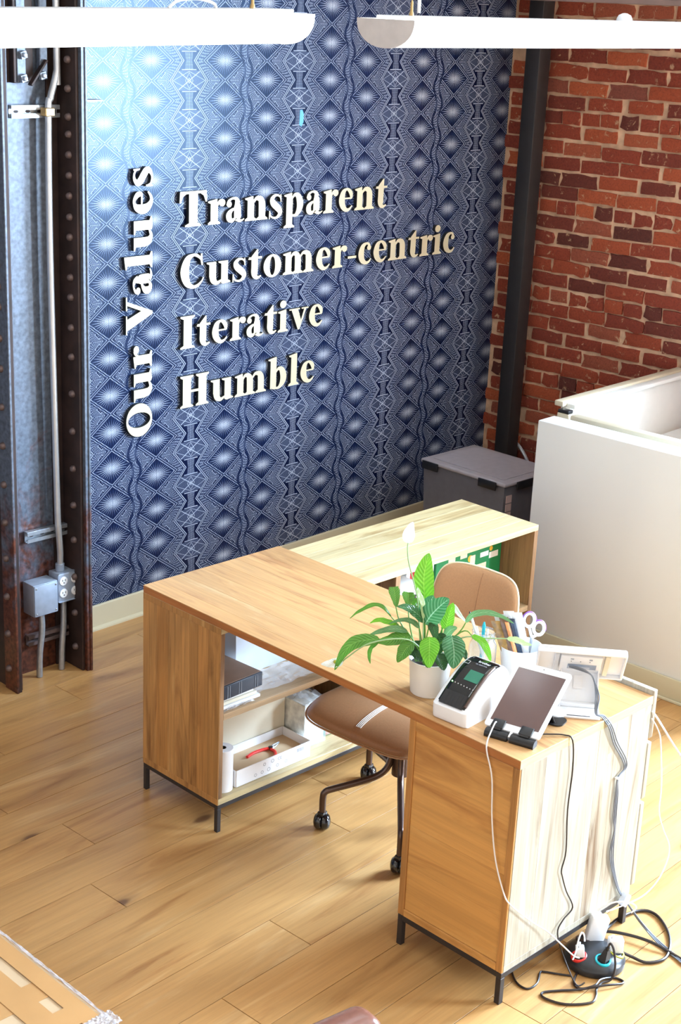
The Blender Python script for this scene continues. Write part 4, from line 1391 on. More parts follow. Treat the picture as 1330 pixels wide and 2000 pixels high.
# ================================================================== ON THE DESK
# ---- plant
pl_ = thing('potted_plant', 'leafy peace lily with a white bloom in a white pot on the desk', 'plant', (.128, -1.158, H))
obj('pot', B().lathe([(.050, 0), (.053, .003), (.0605, .098), (.0615, .104), (.0585, .104), (.057, .096), (.050, .02), (.001, .02)], n=48, cap=False).lathe([(.050, .0), (.001, .0)], n=48, cap=False), M_['pot'], pl_)
obj('soil', B().lathe([(.0565, .086), (.03, .091), (.0005, .089)], n=24, cap=False), M_['soil'], pl_)
LEAVES=[
  ('leaf', [(0.155, -1.099, 1.017), (0.162, -1.084, 1.063), (0.181, -1.07, 1.101), (0.204, -1.061, 1.137)], 0.0511, [(0.102, -1.151, 0.859), (0.129, -1.124, 0.939), (0.154, -1.098, 1.017)], 1, 1) ,
  ('leaf', [(0.157, -1.093, 1.001), (0.177, -1.09, 1.035), (0.193, -1.089, 1.057)], 0.0331, [], 1, 1) ,
  ('leaf', [(0.079, -1.059, 1.001), (0.093, -1.041, 1.021), (0.106, -1.02, 1.044)], 0.0346, [(0.092, -1.14, 0.861), (0.085, -1.098, 0.932), (0.078, -1.073, 0.969), (0.079, -1.058, 1.002)], 2, 0) ,
  ('leaf', [(0.111, -1.076, 1.002), (0.125, -1.062, 1.014), (0.14, -1.048, 1.028)], 0.0391, [(0.098, -1.147, 0.859), (0.097, -1.114, 0.914), (0.103, -1.089, 0.968), (0.111, -1.076, 1.002)], 2, 0) ,
  ('leaf', [(0.114, -1.139, 0.973), (0.097, -1.124, 0.997), (0.074, -1.107, 1.016), (0.047, -1.091, 1.022)], 0.0286, [(0.1, -1.149, 0.859), (0.111, -1.144, 0.924), (0.114, -1.139, 0.973)], 1, 2) ,
  ('leaf', [(0.114, -1.141, 0.967), (0.122, -1.155, 0.997), (0.137, -1.175, 1.029), (0.148, -1.195, 1.052)], 0.0571, [(0.102, -1.151, 0.859), (0.111, -1.147, 0.918), (0.114, -1.141, 0.967)], 1, 2) ,
  ('leaf', [(0.131, -1.126, 0.972), (0.141, -1.126, 1.009), (0.154, -1.132, 1.041)], 0.0451, [], 1, 2) ,
  ('leaf', [(0.173, -1.169, 0.942), (0.189, -1.162, 0.975), (0.211, -1.158, 1.013)], 0.0331, [(0.106, -1.155, 0.859), (0.149, -1.172, 0.9), (0.173, -1.169, 0.942)], 1, 1) ,
  ('leaf', [(0.175, -1.152, 0.949), (0.183, -1.139, 0.976), (0.199, -1.139, 0.995)], 0.0211, [(0.104, -1.153, 0.859), (0.156, -1.166, 0.912), (0.175, -1.152, 0.949)], 1, 3) ,
  ('leaf', [(0.217, -1.153, 1.005), (0.226, -1.166, 0.98), (0.24, -1.186, 0.955)], 0.0135, [(0.113, -1.149, 0.855), (0.167, -1.157, 0.933), (0.193, -1.15, 0.98), (0.217, -1.153, 1.005)], 1, 3) ,
  ('leaf', [(0.064, -1.056, 0.974), (0.055, -1.033, 0.998), (0.039, -1.01, 1.004), (0.018, -0.992, 0.991), (0.002, -0.979, 0.978), (-0.014, -0.968, 0.961)], 0.0114, [(0.089, -1.138, 0.858), (0.082, -1.097, 0.929), (0.064, -1.056, 0.974)], 1, 0) ,
  ('leaf', [(0.1, -1.133, 0.955), (0.093, -1.113, 0.97), (0.075, -1.088, 0.973), (0.047, -1.061, 0.959)], 0.0144, [(0.095, -1.145, 0.859), (0.103, -1.142, 0.912), (0.1, -1.133, 0.955)], 1, 4) ,
  ('leaf', [(0.07, -1.073, 0.954), (0.055, -1.053, 0.96), (0.036, -1.033, 0.965), (0.017, -1.018, 0.955)], 0.0156, [(0.091, -1.14, 0.858), (0.089, -1.109, 0.918), (0.07, -1.073, 0.954)], 1, 1) ,
  ('leaf', [(0.074, -1.112, 0.945), (0.054, -1.088, 0.951), (0.025, -1.061, 0.944), (-0.01, -1.033, 0.927)], 0.0192, [(0.093, -1.143, 0.859), (0.088, -1.127, 0.911), (0.074, -1.112, 0.945)], 1, 4) ,
  ('leaf', [(0.078, -1.122, 0.932), (0.053, -1.103, 0.928), (0.026, -1.084, 0.92), (-0.003, -1.061, 0.917)], 0.0361, [(0.093, -1.143, 0.859), (0.09, -1.133, 0.903), (0.078, -1.122, 0.932)], 1, 0) ,
  ('leaf', [(0.007, -1.067, 0.925), (-0.021, -1.044, 0.922), (-0.048, -1.024, 0.914), (-0.076, -1.011, 0.888), (-0.106, -1.007, 0.841)], 0.0361, [(0.091, -1.14, 0.858), (0.077, -1.116, 0.911), (0.049, -1.094, 0.927), (0.007, -1.067, 0.925)], 1, 0) ,
  ('leaf', [(0.01, -1.062, 0.911), (-0.007, -1.051, 0.897), (-0.016, -1.053, 0.875), (-0.018, -1.061, 0.854)], 0.0114, [(0.091, -1.14, 0.858), (0.077, -1.112, 0.906), (0.044, -1.084, 0.916), (0.01, -1.062, 0.911)], 1, 0) ,
  ('leaf', [(0.065, -1.143, 0.923), (0.044, -1.138, 0.911), (0.028, -1.138, 0.896), (0.009, -1.138, 0.878)], 0.0376, [(0.095, -1.145, 0.859), (0.086, -1.146, 0.898), (0.065, -1.143, 0.923)], 1, 0) ,
  ('leaf', [(0.087, -1.183, 0.949), (0.073, -1.198, 0.93), (0.061, -1.209, 0.908), (0.053, -1.22, 0.877)], 0.0496, [(0.095, -1.157, 0.863), (0.092, -1.163, 0.923), (0.087, -1.183, 0.949)], 1, 1) ,
  ('leaf', [(0.146, -1.214, 0.948), (0.13, -1.236, 0.93), (0.116, -1.253, 0.907), (0.102, -1.264, 0.876)], 0.0586, [(0.106, -1.155, 0.859), (0.132, -1.185, 0.916), (0.146, -1.214, 0.948)], 1, 2) ,
  ('leaf', [(0.101, -1.206, 0.899), (0.098, -1.224, 0.886), (0.09, -1.242, 0.866)], 0.0346, [(0.099, -1.161, 0.863), (0.107, -1.185, 0.893), (0.101, -1.206, 0.899)], 1, 5) ,
  ('leaf', [(0.118, -1.156, 0.976), (0.115, -1.174, 0.963), (0.105, -1.191, 0.938)], 0.0256, [(0.102, -1.151, 0.859), (0.115, -1.15, 0.935), (0.118, -1.156, 0.976)], 1, 5) ,
  ('leaf', [(0.162, -1.178, 0.93), (0.172, -1.187, 0.948), (0.184, -1.202, 0.958)], 0.0241, [(0.106, -1.155, 0.859), (0.143, -1.172, 0.902), (0.162, -1.178, 0.93)], 1, 4) ,
  ('leaf', [(0.073, -1.184, 0.886), (0.07, -1.199, 0.879), (0.059, -1.207, 0.871)], 0.0241, [], 1, 0) ,
  ('leaf', [(0.102, -1.138, 0.918), (0.086, -1.142, 0.891), (0.086, -1.161, 0.867)], 0.0361, [], 1, 5) ,
  ('leaf', [(0.148, -1.161, 0.936), (0.14, -1.178, 0.914), (0.119, -1.187, 0.883)], 0.0391, [], 1, 5) ,
  ('leaf', [(0.06, -1.113, 0.881), (0.07, -1.132, 0.895), (0.079, -1.162, 0.883)], 0.0301, [], 1, 5) ,
  ('leaf', [(0.141, -1.067, 0.99), (0.15, -1.075, 1.004), (0.148, -1.086, 0.988), (0.138, -1.094, 0.96)], 0.0241, [], 1, 0) ,
  ('leaf', [(0.196, -1.221, 0.976), (0.212, -1.231, 0.998), (0.238, -1.256, 1.007), (0.263, -1.289, 1.001), (0.285, -1.324, 0.983)], 0.0173, [(0.105, -1.154, 0.859), (0.178, -1.206, 0.938), (0.196, -1.221, 0.976)], 1, 4) ,
  ('leaf', [(0.194, -1.248, 0.946), (0.206, -1.277, 0.934), (0.207, -1.299, 0.91), (0.203, -1.316, 0.887)], 0.0194, [(0.107, -1.156, 0.859), (0.185, -1.215, 0.948), (0.194, -1.248, 0.946)], 1, 1) ,
  ('leaf', [(0.173, -1.231, 0.907), (0.172, -1.244, 0.894), (0.169, -1.255, 0.881)], 0.0184, [], 1, 5) ,
  ('spathe', [(0.255, -1.326, 0.946), (0.27, -1.347, 0.945), (0.282, -1.368, 0.938), (0.294, -1.386, 0.936)], 0.0173, [(0.109, -1.158, 0.859), (0.182, -1.219, 0.931), (0.218, -1.271, 0.939), (0.255, -1.326, 0.946)], 1, 6) ,
  ('spathe', [(0.153, -1.024, 1.168), (0.158, -1.02, 1.186), (0.165, -1.018, 1.204), (0.175, -1.018, 1.226)], 0.0316, [(0.1, -1.149, 0.859), (0.12, -1.111, 0.97), (0.131, -1.093, 1.021), (0.136, -1.07, 1.066), (0.139, -1.044, 1.116), (0.146, -1.029, 1.153), (0.153, -1.024, 1.168)], 1, 7) ,
  ('spathe', [(0.106, -1.14, 0.984), (0.115, -1.126, 1.023), (0.117, -1.109, 1.05), (0.119, -1.099, 1.065)], 0.0135, [(0.102, -1.151, 0.859), (0.105, -1.145, 0.926), (0.106, -1.14, 0.984)], 1, 6) ,
  ('spathe', [(-0.078, -1.012, 0.862), (-0.092, -1.0, 0.857), (-0.107, -0.985, 0.853), (-0.122, -0.968, 0.851)], 0.026, [(0.128, -1.158, 0.858), (0.06, -1.13, 0.93), (-0.03, -1.07, 0.925), (-0.068, -1.02, 0.875), (-0.078, -1.012, 0.862)], 1, 7) ,
]

camv = Vector((-2.873, -3.703, 2.618))


def leaf_mesh(mid, width, prof, tone, rr):
    """folded blade with UVs: u across, v along"""
    P = spline([Vector(q) for q in mid], 5)
    n = len(P)
    na = 6
    vs, fs, uv = [], [], []
    tw = rr.uniform(-.5, .5)
    for i, q in enumerate(P):
        s_ = i / (n - 1)
        if prof == 2:      # heart seen end on
            wd = width * (.10 + .90 * min(1, s_ * 1.35) ** .8) * (1 if s_ < .9 else .82)
        else:
            wd = width * 1.15 * (math.sin(math.pi * min(1, (s_ ** .72) * .985 + .012)) ** .78)
        t = (P[min(i + 1, n - 1)] - P[max(i - 1, 0)]).normalized()
        view = (camv - q).normalized()
        nrm = (view * .75 + Vector((0, 0, .55)) + Vector((.35 * tw, -.3 * tw, 0)))
        nrm = (nrm - t * nrm.dot(t)).normalized()
        sd = t.cross(nrm).normalized()
        for k in range(na + 1):
            a = (k / na - .5) * 2
            fold = abs(a) * .16 * wd - (abs(a) ** 3) * .10 * wd
            ripple = math.sin(s_ * 24 + (2 if a > 0 else 0)) * .0012 * abs(a)
            p_ = q + sd * (a * wd / 2) + nrm * (fold + ripple)
            vs.append(p_)
            uv.append((k / na, s_))
    for i in range(n - 1):
        for k in range(na):
            j = i * (na + 1) + k
            fs.append((j, j + 1, j + na + 2, j + na + 1))
    return vs, fs, uv


rl = random.Random(5)
iw = wmat(pl_).inverted()
for kind, midp, wdt, stm, prof, tone in LEAVES:
    vs, fs, uv = leaf_mesh(midp, wdt, prof, tone, rl)
    me = D.meshes.new(kind)
    me.from_pydata([(iw @ v)[:] for v in vs], [], fs)
    lay = me.uv_layers.new(name='UVMap')
    for poly in me.polygons:
        for li, vi in zip(poly.loop_indices, poly.vertices):
            lay.data[li].uv = uv[vi]
    me.materials.append(LEAFM[tone])
    me.shade_smooth()
    o = D.objects.new('flower' if kind == 'spathe' else 'leaf', me)
    COL.objects.link(o)
    o.parent = pl_
    if kind == 'spathe' and tone >= 6:
        o['label'] = 'white or pale green bloom of the plant'
    if stm:
        P = [Vector(q) for q in stm]
        obj('stem', B().tube(P, [.0026, .0017], 6, 5), M_['stem_pale'] if kind == 'spathe' else M_['stem'], pl_, world=True)
b = B().ball((-.092, -.995, .857), .006, seg=10, sc=(1, 1, 1.2))
o = obj('spadix', b, M_['olive'], pl_, world=True)

# ---- label printer
prM = Matrix.Translation((.135, -1.338, H)) @ Matrix.Rotation(math.radians(4), 4, 'Z')
prM = Matrix.Translation((-.012, .018, 0)) @ prM
pr = thing('label_printer', 'white and black label printer with a small green screen on the desk', 'printer', M=prM)
LX, LY = .105, .0585          # half depth (x), half width (y)


def prof_pt(s_):
    """side profile: front low at -x, top rear"""
    pts = [(-LX, .040), (-LX + .006, .047), (-.055, .083), (-.005, .116), (.030, .131), (.058, .134), (.085, .124), (.102, .098), (LX, .06)]
    return pts


side = [(-LX + .008, 0), (-LX + .002, .006)] + prof_pt(0) + [(LX, .005), (LX - .004, 0)]
sp_ = spline([Vector((x, z, 0)) for x, z in side], 4)
side = [(q.x, q.y) for q in sp_]
b = B()
layers = [(-LY, .84), (-LY + .0025, .91), (-LY + .007, .965), (-LY + .014, 1.0), (LY - .014, 1.0), (LY - .007, .965), (LY - .0025, .91), (LY, .84)]
cx_, cz_ = 0.0, .05
n = len(side)
for ly, sc_ in layers:
    b.v += [(cx_ + (x - cx_) * (1 - (1 - sc_) * .5), ly, max(0, cz_ + (z - cz_) * (1 - (1 - sc_) * .8) if z > .01 else z)) for x, z in side]
for i in range(len(layers) - 1):
    for k in range(n):
        k2 = (k + 1) % n
        b.f.append((i * n + k, i * n + k2, (i + 1) * n + k2, (i + 1) * n + k))
        b.m.append(0)
b.f.append(tuple(range(n)))
b.m.append(0)
b.f.append(tuple((len(layers) - 1) * n + k for k in range(n - 1, -1, -1)))
b.m.append(0)
obj('body', b, M_['white'], pr, ang=50)
# black top cover following the profile
up = [q for q in side if q[1] > .045 and q[0] < .072]
up.sort(key=lambda q: q[0])


def up_z(x):
    for i in range(len(up) - 1):
        if up[i][0] <= x <= up[i + 1][0]:
            t = (x - up[i][0]) / max(1e-9, up[i + 1][0] - up[i][0])
            return up[i][1] + t * (up[i + 1][1] - up[i][1])
    return up[-1][1]


def up_pt(x, y, off=0.0):
    z = up_z(x)
    z2 = up_z(min(x + .004, up[-1][0]))
    z1 = up_z(max(x - .004, up[0][0]))
    t = Vector((.008, 0, z2 - z1)).normalized()
    nrm = Vector((-t.z, 0, t.x))
    p_ = Vector((x, y, z)) + nrm * off
    return p_[:]


xs0, xs1 = -LX + .009, .068
b = B()
HWK = .048
b.grid(lambda u, v: up_pt(xs0 + (xs1 - xs0) * u, (v * 2 - 1) * HWK, .0022 if .02 < u < .98 and .01 < v < .99 else -.001), 40, 12)
obj('cover', b, M_['black_gloss'], pr, ang=60)
b = B()
b.grid(lambda u, v: up_pt(-.098 + .034 * u, (v * 2 - 1) * .040, .0030), 6, 4)
obj('paper_slot', b, M_['dark_rubber'], pr)
rb_ = B()
for k in range(7):
    yk = -.036 + .012 * k
    rb_.tube([up_pt(-.097, yk, .0034), up_pt(-.067, yk, .0034)], .0007, 4)
obj('rib', rb_, M_['black'], pr)['kind'] = 'stuff'
obj('handle_bar', B().tube([up_pt(x, -.0445, .004) for x in (-.09, -.06, -.03, 0, .02, .035)], .0048, 8, 3), M_['bronze'], pr)
b = B()
b.grid(lambda u, v: up_pt(-.028 + .032 * u, -.036 + .046 * v, .0034), 6, 6)
obj('display', b, M_['lcd'], pr)
for k in range(8):
    m = M_['led'] if k == 7 else M_['paper']
    q = up_pt(-.046 + .0006 * k, -.036 + .0105 * k, .0034)
    obj('button', B().ball(q, .0016 if k < 7 else .0022, seg=8), m, pr)
tM = Matrix.Translation(up_pt(.024, -.001, .0036)) @ Matrix(((0, -1, 0, 0), (1, 0, 0, 0), (0, 0, 1, 0), (0, 0, 0, 1)))
sl_ = math.atan2(up_z(.034) - up_z(.014), .02)


def print_txt(s, size, x, y):
    z2 = math.atan2(up_z(x + .006) - up_z(x - .006), .012)
    M = Matrix.Translation(up_pt(x, y, .0034)) @ Matrix.Rotation(-z2, 4, 'Y') @ Matrix.Rotation(-math.pi / 2, 4, 'Z')
    return text_b(s, size, .0002, M)


obj('lettering', print_txt('brother', .0125, .036, .010), M_['paper'], pr, smooth=False)
obj('lettering', print_txt('QL-820NWB', .0068, .026, .012), M_['glyph_g'], pr, smooth=False)
rgb_ = B()
for (x0, x1, y0_, y1_) in ((.018, .030, .030, .031), (.018, .030, .045, .046), (.018, .019, .030, .046), (.029, .030, .030, .046)):
    rgb_.add([up_pt(x0, y0_, .0034), up_pt(x1, y0_, .0034), up_pt(x1, y1_, .0034), up_pt(x0, y1_, .0034)], [(0, 1, 2, 3)])
obj('emblem', rgb_, M_['paper'], pr, smooth=False)['kind'] = 'stuff'

# ---- tablet on a folding stand
th_ = math.radians(27)
ex = Vector((.258, -.966, 0)).normalized()
ey = Vector((.966 * math.cos(th_), .258 * math.cos(th_), math.sin(th_)))
ez_ = ex.cross(ey).normalized()
org = Vector((.054, -1.424, H + .024))
TM = Matrix(((ex.x, ey.x, ez_.x, org.x), (ex.y, ey.y, ez_.y, org.y), (ex.z, ey.z, ez_.z, org.z), (0, 0, 0, 1)))


def rrect(x0, x1, y0, y1, r, n=5):
    out = []
    for cx, cy, a0 in ((x1 - r, y1 - r, 0), (x0 + r, y1 - r, 90), (x0 + r, y0 + r, 180), (x1 - r, y0 + r, 270)):
        for k in range(n + 1):
            a = math.radians(a0 + 90 * k / n)
            out.append((cx + r * math.cos(a), cy + r * math.sin(a)))
    return out


tb = thing('tablet', 'white tablet with a dark reflecting screen leaning on the black stand', 'tablet', M=TM)
TWD, TH_ = .162, .240
b = B().prism(rrect(0, TWD, 0, TH_, .010), -.0070, -.0006)
b.prism(rrect(.001, TWD - .001, .001, TH_ - .001, .009), -.0006, 0)
obj('body', b, M_['white'], tb, ang=40)
obj('screen', B().prism(rrect(.0105, TWD - .0105, .022, TH_ - .022, .001, 1), .0001, .0004), M_['screen'], tb)
obj('home_button', B().lathe([(.0062, .0001), (.0062, .0005), (.0052, .0006), (.0052, .0003)], c=(TWD / 2, .011, 0), n=20), M_['white_m'], tb)
obj('camera_lens', B().lathe([(.0016, .0001), (.0016, .0005)], c=(TWD / 2, TH_ - .010, 0), n=10), M_['black'], tb)

sd_ = thing('tablet_stand', 'black folding stand holding the white tablet at the desk corner', 'stand', (.07, -1.50, H))
b = B()
for (x0, x1) in ((.012, .078), (.086, .156)):
    # rolled foot, lip and pad of the clip; authored in the tablet's frame
    b.prism([(-.014 + .015 * math.cos(a), -.012 + .0135 * math.sin(a)) for a in [2 * math.pi * k / 20 for k in range(20)]], x0, x1,
            M=TM @ Matrix(((0, 0, 1, 0), (1, 0, 0, 0), (0, 1, 0, 0), (0, 0, 0, 1))))
obj('roller', b, M_['black'], sd_, world=True)['kind'] = 'stuff'
for (x0, x1) in ((.022, .058), (.104, .140)):
    obj('clip', B().box(x0, x1, -.004, .026, .0015, .0065, .0024, 3, M=TM).box(x0 + .004, x1 - .004, -.008, -.001, -.008, .005, .002, 1, M=TM), M_['black'], sd_, world=True)
obj('strut', B().box(.045, .125, .03, .15, -.0125, -.0078, .002, 1, M=TM), M_['black'], sd_, world=True)
lg = B()
pA = TM @ Vector((.085, .145, -.010))
pB = Vector((pA.x + .03, pA.y - .015, H + .003))
for s_ in (-1, 1):
    w3 = ex * .035 * s_
    lg.tube([pA + w3, pB + w3], .0035, 6)
lg.add([(pA - ex * .035)[:], (pA + ex * .035)[:], (pB + ex * .035)[:], (pB - ex * .035)[:], (pA - ex * .035 + Vector((.004, .001, 0)))[:], (pA + ex * .035 + Vector((.004, .001, 0)))[:], (pB + ex * .035 + Vector((.004, .001, 0)))[:], (pB - ex * .035 + Vector((.004, .001, 0)))[:]],
       [(0, 1, 2, 3), (7, 6, 5, 4), (0, 4, 5, 1), (1, 5, 6, 2), (2, 6, 7, 3), (3, 7, 4, 0)])
lg.prism(rrect(-.03, .03, -.045, .045, .02), H + .0005, H + .004, M=Matrix.Translation((pB.x + .018, pB.y - .012, 0)) @ Matrix.Rotation(math.radians(15), 4, 'Z'))
obj('kick_leg', lg, M_['black'], sd_, world=True)['kind'] = 'stuff'

# ---- glass jar with a pen
jx, jy = .318, -1.192
jr = thing('glass_jar', 'clear glass canning jar behind the printer on the desk', 'jar', (jx, jy, H))
pf = [(.030, .002), (.038, .004), (.0415, .012), (.0415, .098), (.040, .108), (.034, .120), (.0335, .126), (.0355, .127), (.0335, .131), (.0355, .134), (.0335, .138), (.0345, .143), (.0345, .148)]
pin = [(r - .0028, z) for r, z in reversed(pf)]
obj('glass', B().lathe(pf + pin + [(.001, .006)], n=40, cap=False).lathe([(.030, .002), (.001, .0015)], n=40, cap=False), M_['glass'], jr, ang=60)
for k, (a, m, L, r) in enumerate(((2.6, 'white', .20, .0042), (4.2, 'paper', .155, .0035), (.7, 'teal', .150, .005), (1.6, 'paper', .14, .004), (5.4, 'olive', .12, .004))):
    p0 = Vector((jx + .022 * math.cos(a + 3), jy + .022 * math.sin(a + 3), H + .014))
    d = Vector((.028 * math.cos(a), .028 * math.sin(a), .14)) - Vector((.022 * math.cos(a + 3), .022 * math.sin(a + 3), 0))
    d.normalize()
    lab = ('white pen with a dark tip standing tall in the glass jar', 'thin white stick leaning in the glass jar', 'teal marker standing in the glass jar',
           'white pen standing low in the glass jar', 'lime green pen low in the glass jar')[k]
    t = thing('pen', lab, 'pen', p0)
    obj('barrel', B().tube([p0, p0 + d * L], r, 10), M_[m], t, world=True)
    obj('tip', B().tube([p0 + d * L, p0 + d * (L + .008)], [r * .8, r * .5], 8), M_['black'] if k == 0 else M_[m], t, world=True)

# ---- white cup of sachets and scissors
ux, uy = .408, -1.262
cp = thing('pencil_cup', 'plain white round cup filled with sachets on the desk', 'cup', (ux, uy, H))
obj('cup', B().lathe([(.042, 0), (.049, .002), (.0625, .100), (.0635, .103), (.0615, .103), (.048, .006), (.001, .006)], n=48, cap=False).lathe([(.040, 0), (.001, 0)], n=48, cap=False), M_['white'], cp, ang=50)
pat = [mat('sachet_amber', srgb(150, 112, 52), .3, 0, .5, 60), mat('sachet_white', srgb(236, 236, 236), .3, 0, .06, 60), mat('sachet_brown', srgb(104, 70, 44), .3, 0, .5, 60),
       mat('sachet_stripe', srgb(232, 150, 90), .3, 0, .25, 60), mat('sachet_navy', srgb(48, 60, 78), .3, 0, .5, 70), mat('sachet_clear', srgb(226, 232, 236), .2, 0, .1, 50)]
SACH = [(-.034, .022, .050, .150, .0, 0, 'amber patterned sachet at the left of the white cup'),
        (-.024, -.008, .045, .160, .1, 5, 'clear plastic sachet standing behind the plant leaf in the cup'),
        (-.014, .026, .034, .162, .0, 2, 'brown patterned sachet left of the middle of the cup'),
        (-.002, .034, .014, .150, .1, 3, 'narrow orange striped sachet at the front of the cup'),
        (.008, -.010, .040, .168, .0, 1, 'white sachet in the middle of the cup'),
        (.014, .024, .026, .158, .1, 4, 'navy patterned sachet right of the middle of the cup'),
        (.034, .012, .040, .172, .0, 1, 'long white sachet leaning at the right of the cup')]
rt = Vector((.708, -.704, 0))
fw = Vector((-.69, -.72, 0))
for k, (ox, oy, wd, ht, tw, mi, lab) in enumerate(SACH):
    base = Vector((ux, uy, H + .009)) + rt * (ox * .55 + .010) + fw * oy * .8
    top = base + Vector((0, 0, ht * 1.16)) - rt * (.060 - ox * .25) - fw * .0
    t3 = (rt + fw * tw).normalized()
    b = B()
    nn = t3.cross(top - base).normalized()

    def fn(u, v, s_=1):
        c = base.lerp(top, v)
        ww = wd * (.55 + .45 * min(1, v * 2.2)) * .8
        return (c + t3 * (u - .5) * ww + nn * (s_ * .0022 * math.sin(math.pi * u) * (1.2 if .05 < v < .95 else .1) + .0015 * math.sin(v * 14 + k)))[:]
    b.grid(lambda u, v: fn(u, v, 1), 8, 14)
    b.grid(lambda u, v: fn(u, v, -1), 8, 14)
    tt = single('sachet', b, pat[mi], lab, 'sachet', ang=60)
sc_ = thing('scissors', 'scissors with purple and white loop handles sticking up from the white cup', 'scissors', (ux + .03, uy - .02, H + .01))
sb = Vector((ux, uy, H + .012)) + rt * .022
sh = sb + Vector((0, 0, .115)) + rt * .008
obj('blade', B().tube([sb, sh], [.002, .005], 6), M_['galv'], sc_, world=True)
for (o_, m, rot) in ((Vector((0, 0, .055)) - rt * .012, 'purple', .3), (Vector((0, 0, .030)) + rt * .018, 'purple', -.3)):
    c = sh + o_
    P = [c + (rt * math.cos(a) * .0155 + Vector((0, 0, 1)) * math.sin(a) * .021) for a in [2 * math.pi * k / 24 for k in range(25)]]
    h_ = obj('handle', B().tube(P, .0050, 8, cap=False), M_['white'], sc_, world=True)
    P = [c + fw * .0 + (rt * math.cos(a) * .0185 + Vector((0, 0, 1)) * math.sin(a) * .0245) for a in [2 * math.pi * k / 24 for k in range(-1, 12)]]
    o = obj('grip', B().tube(P, .0034, 8), M_[m], h_)
    o.matrix_parent_inverse = wmat(sc_).inverted()
    obj('shank', B().tube([sh, c - Vector((0, 0, .018))], .0045, 6), M_['white'], sc_, world=True)

# ---- till display seen from behind
wv = Vector((.64, -.77, 0)).normalized()     # along its width, to the right in the photo
nv = Vector((.77, .64, 0)).normalized()      # away from the camera, towards the clerk
po = Vector((.286, -1.507, H))
DM = Matrix(((wv.x, nv.x, 0, po.x), (wv.y, nv.y, 0, po.y), (0, 0, 1, po.z), (0, 0, 0, 1)))
ds = thing('till_display', 'white till display seen from behind on its stand, cables hanging out', 'display', M=DM)
obj('base', B().box(-.004, .112, 0, .085, 0, .006, .002, 2).box(0, .108, .062, .085, .006, .016, .002, 2), M_['white'], ds)
obj('base_slot', B().box(.02, .085, .006, .010, .0062, .0068), M_['rust_and_shade'], ds)
arm = B()
# leaning sheet from the base up to the panel
arm.add([(.002, .080, .010), (.106, .080, .010), (.106, .128, .112), (.002, .128, .112), (.002, .084, .010), (.106, .084, .010), (.106, .132, .112), (.002, .132, .112)],
        [(0, 1, 2, 3), (7, 6, 5, 4), (0, 4, 5, 1), (1, 5, 6, 2), (2, 6, 7, 3), (3, 7, 4, 0)])
for x in (.0, .104):
    arm.add([(x, .060, .006), (x, .084, .008), (x, .132, .112), (x, .108, .112), (x + .004, .060, .006), (x + .004, .084, .008), (x + .004, .132, .112), (x + .004, .108, .112)],
            [(0, 1, 2, 3), (7, 6, 5, 4), (0, 4, 5, 1), (1, 5, 6, 2), (2, 6, 7, 3), (3, 7, 4, 0)])
obj('arm', arm, M_['white'], ds, ang=20)
obj('sticker', B().add([(.038, .1115, .083), (.064, .1115, .083), (.064, .0955, .049), (.038, .0955, .049)], [(0, 1, 2, 3)]), M_['paper'], ds)
# panel: its own tilted frame; screen faces the clerk and up, the back faces us
tl = math.radians(52)
PM_ = DM @ Matrix.Translation((-.072, .150, .078)) @ Matrix.Rotation(tl - math.pi / 2, 4, 'X').inverted()
PW_, PH_ = .248, .140
pn = B()
pn.prism(rrect(0, PW_, 0, PH_, .010), -.002, .006, M=PM_ @ Matrix.Rotation(math.pi / 2, 4, 'X'))
obj('panel', pn, M_['white'], ds, world=True, ang=40)
fr_ = B()
for (x0, x1, z0, z1) in ((0, PW_, PH_ - .007, PH_), (0, PW_, 0, .005), (0, .006, .005, PH_ - .007), (PW_ - .006, PW_, .005, PH_ - .007)):
    fr_.box(x0, x1, -.020, -.006, z0, z1, .002, 2, M=PM_)
obj('rim', fr_, M_['white'], ds, world=True)['kind'] = 'stuff'
obj('mount_plate', B().box(.066, .182, -.020, -.0065, .030, PH_ - .020, .003, 2, M=PM_), M_['white'], ds, world=True)
br_ = B()
obj('bracket', B().box(.190, .203, -.016, -.0065, .012, PH_ - .018, .001, M=PM_), M_['ivory'], ds, world=True)
obj('bracket', B().box(.050, .062, -.016, -.0065, .025, PH_ - .018, .001, M=PM_), M_['frost'], ds, world=True)
obj('bracket', B().box(.055, .200, -.013, -.0065, PH_ - .018, PH_ - .015, .0006, M=PM_), M_['gold'], ds, world=True)
for x in (.098, .150):
    obj('screw', B().box(x - .0045, x + .0045, -.0215, -.020, PH_ - .036, PH_ - .029, .001, M=PM_), M_['galv'], ds, world=True)
for x in (.096, .122, .148):
    obj('screw_hole', B().box(x - .0015, x + .0015, -.0212, -.020, PH_ - .046, PH_ - .044, M=PM_), M_['cable_g'], ds, world=True)
obj('port', B().box(.088, .168, -.0212, -.020, .052, .078, M=PM_), M_['boxgrey'], ds, world=True)
obj('port_cover', B().box(.090, .150, -.0222, -.0212, .053, .068, M=PM_), M_['frost'], ds, world=True)
single('card_reader', B().lathe([(.028, 0), (.031, .002), (.031, .006), (.029, .008), (.001, .0082)], c=(.296, -1.485, H + .0005), n=32), M_['white'], 'flat round white card reader beside the till display base', 'card reader')

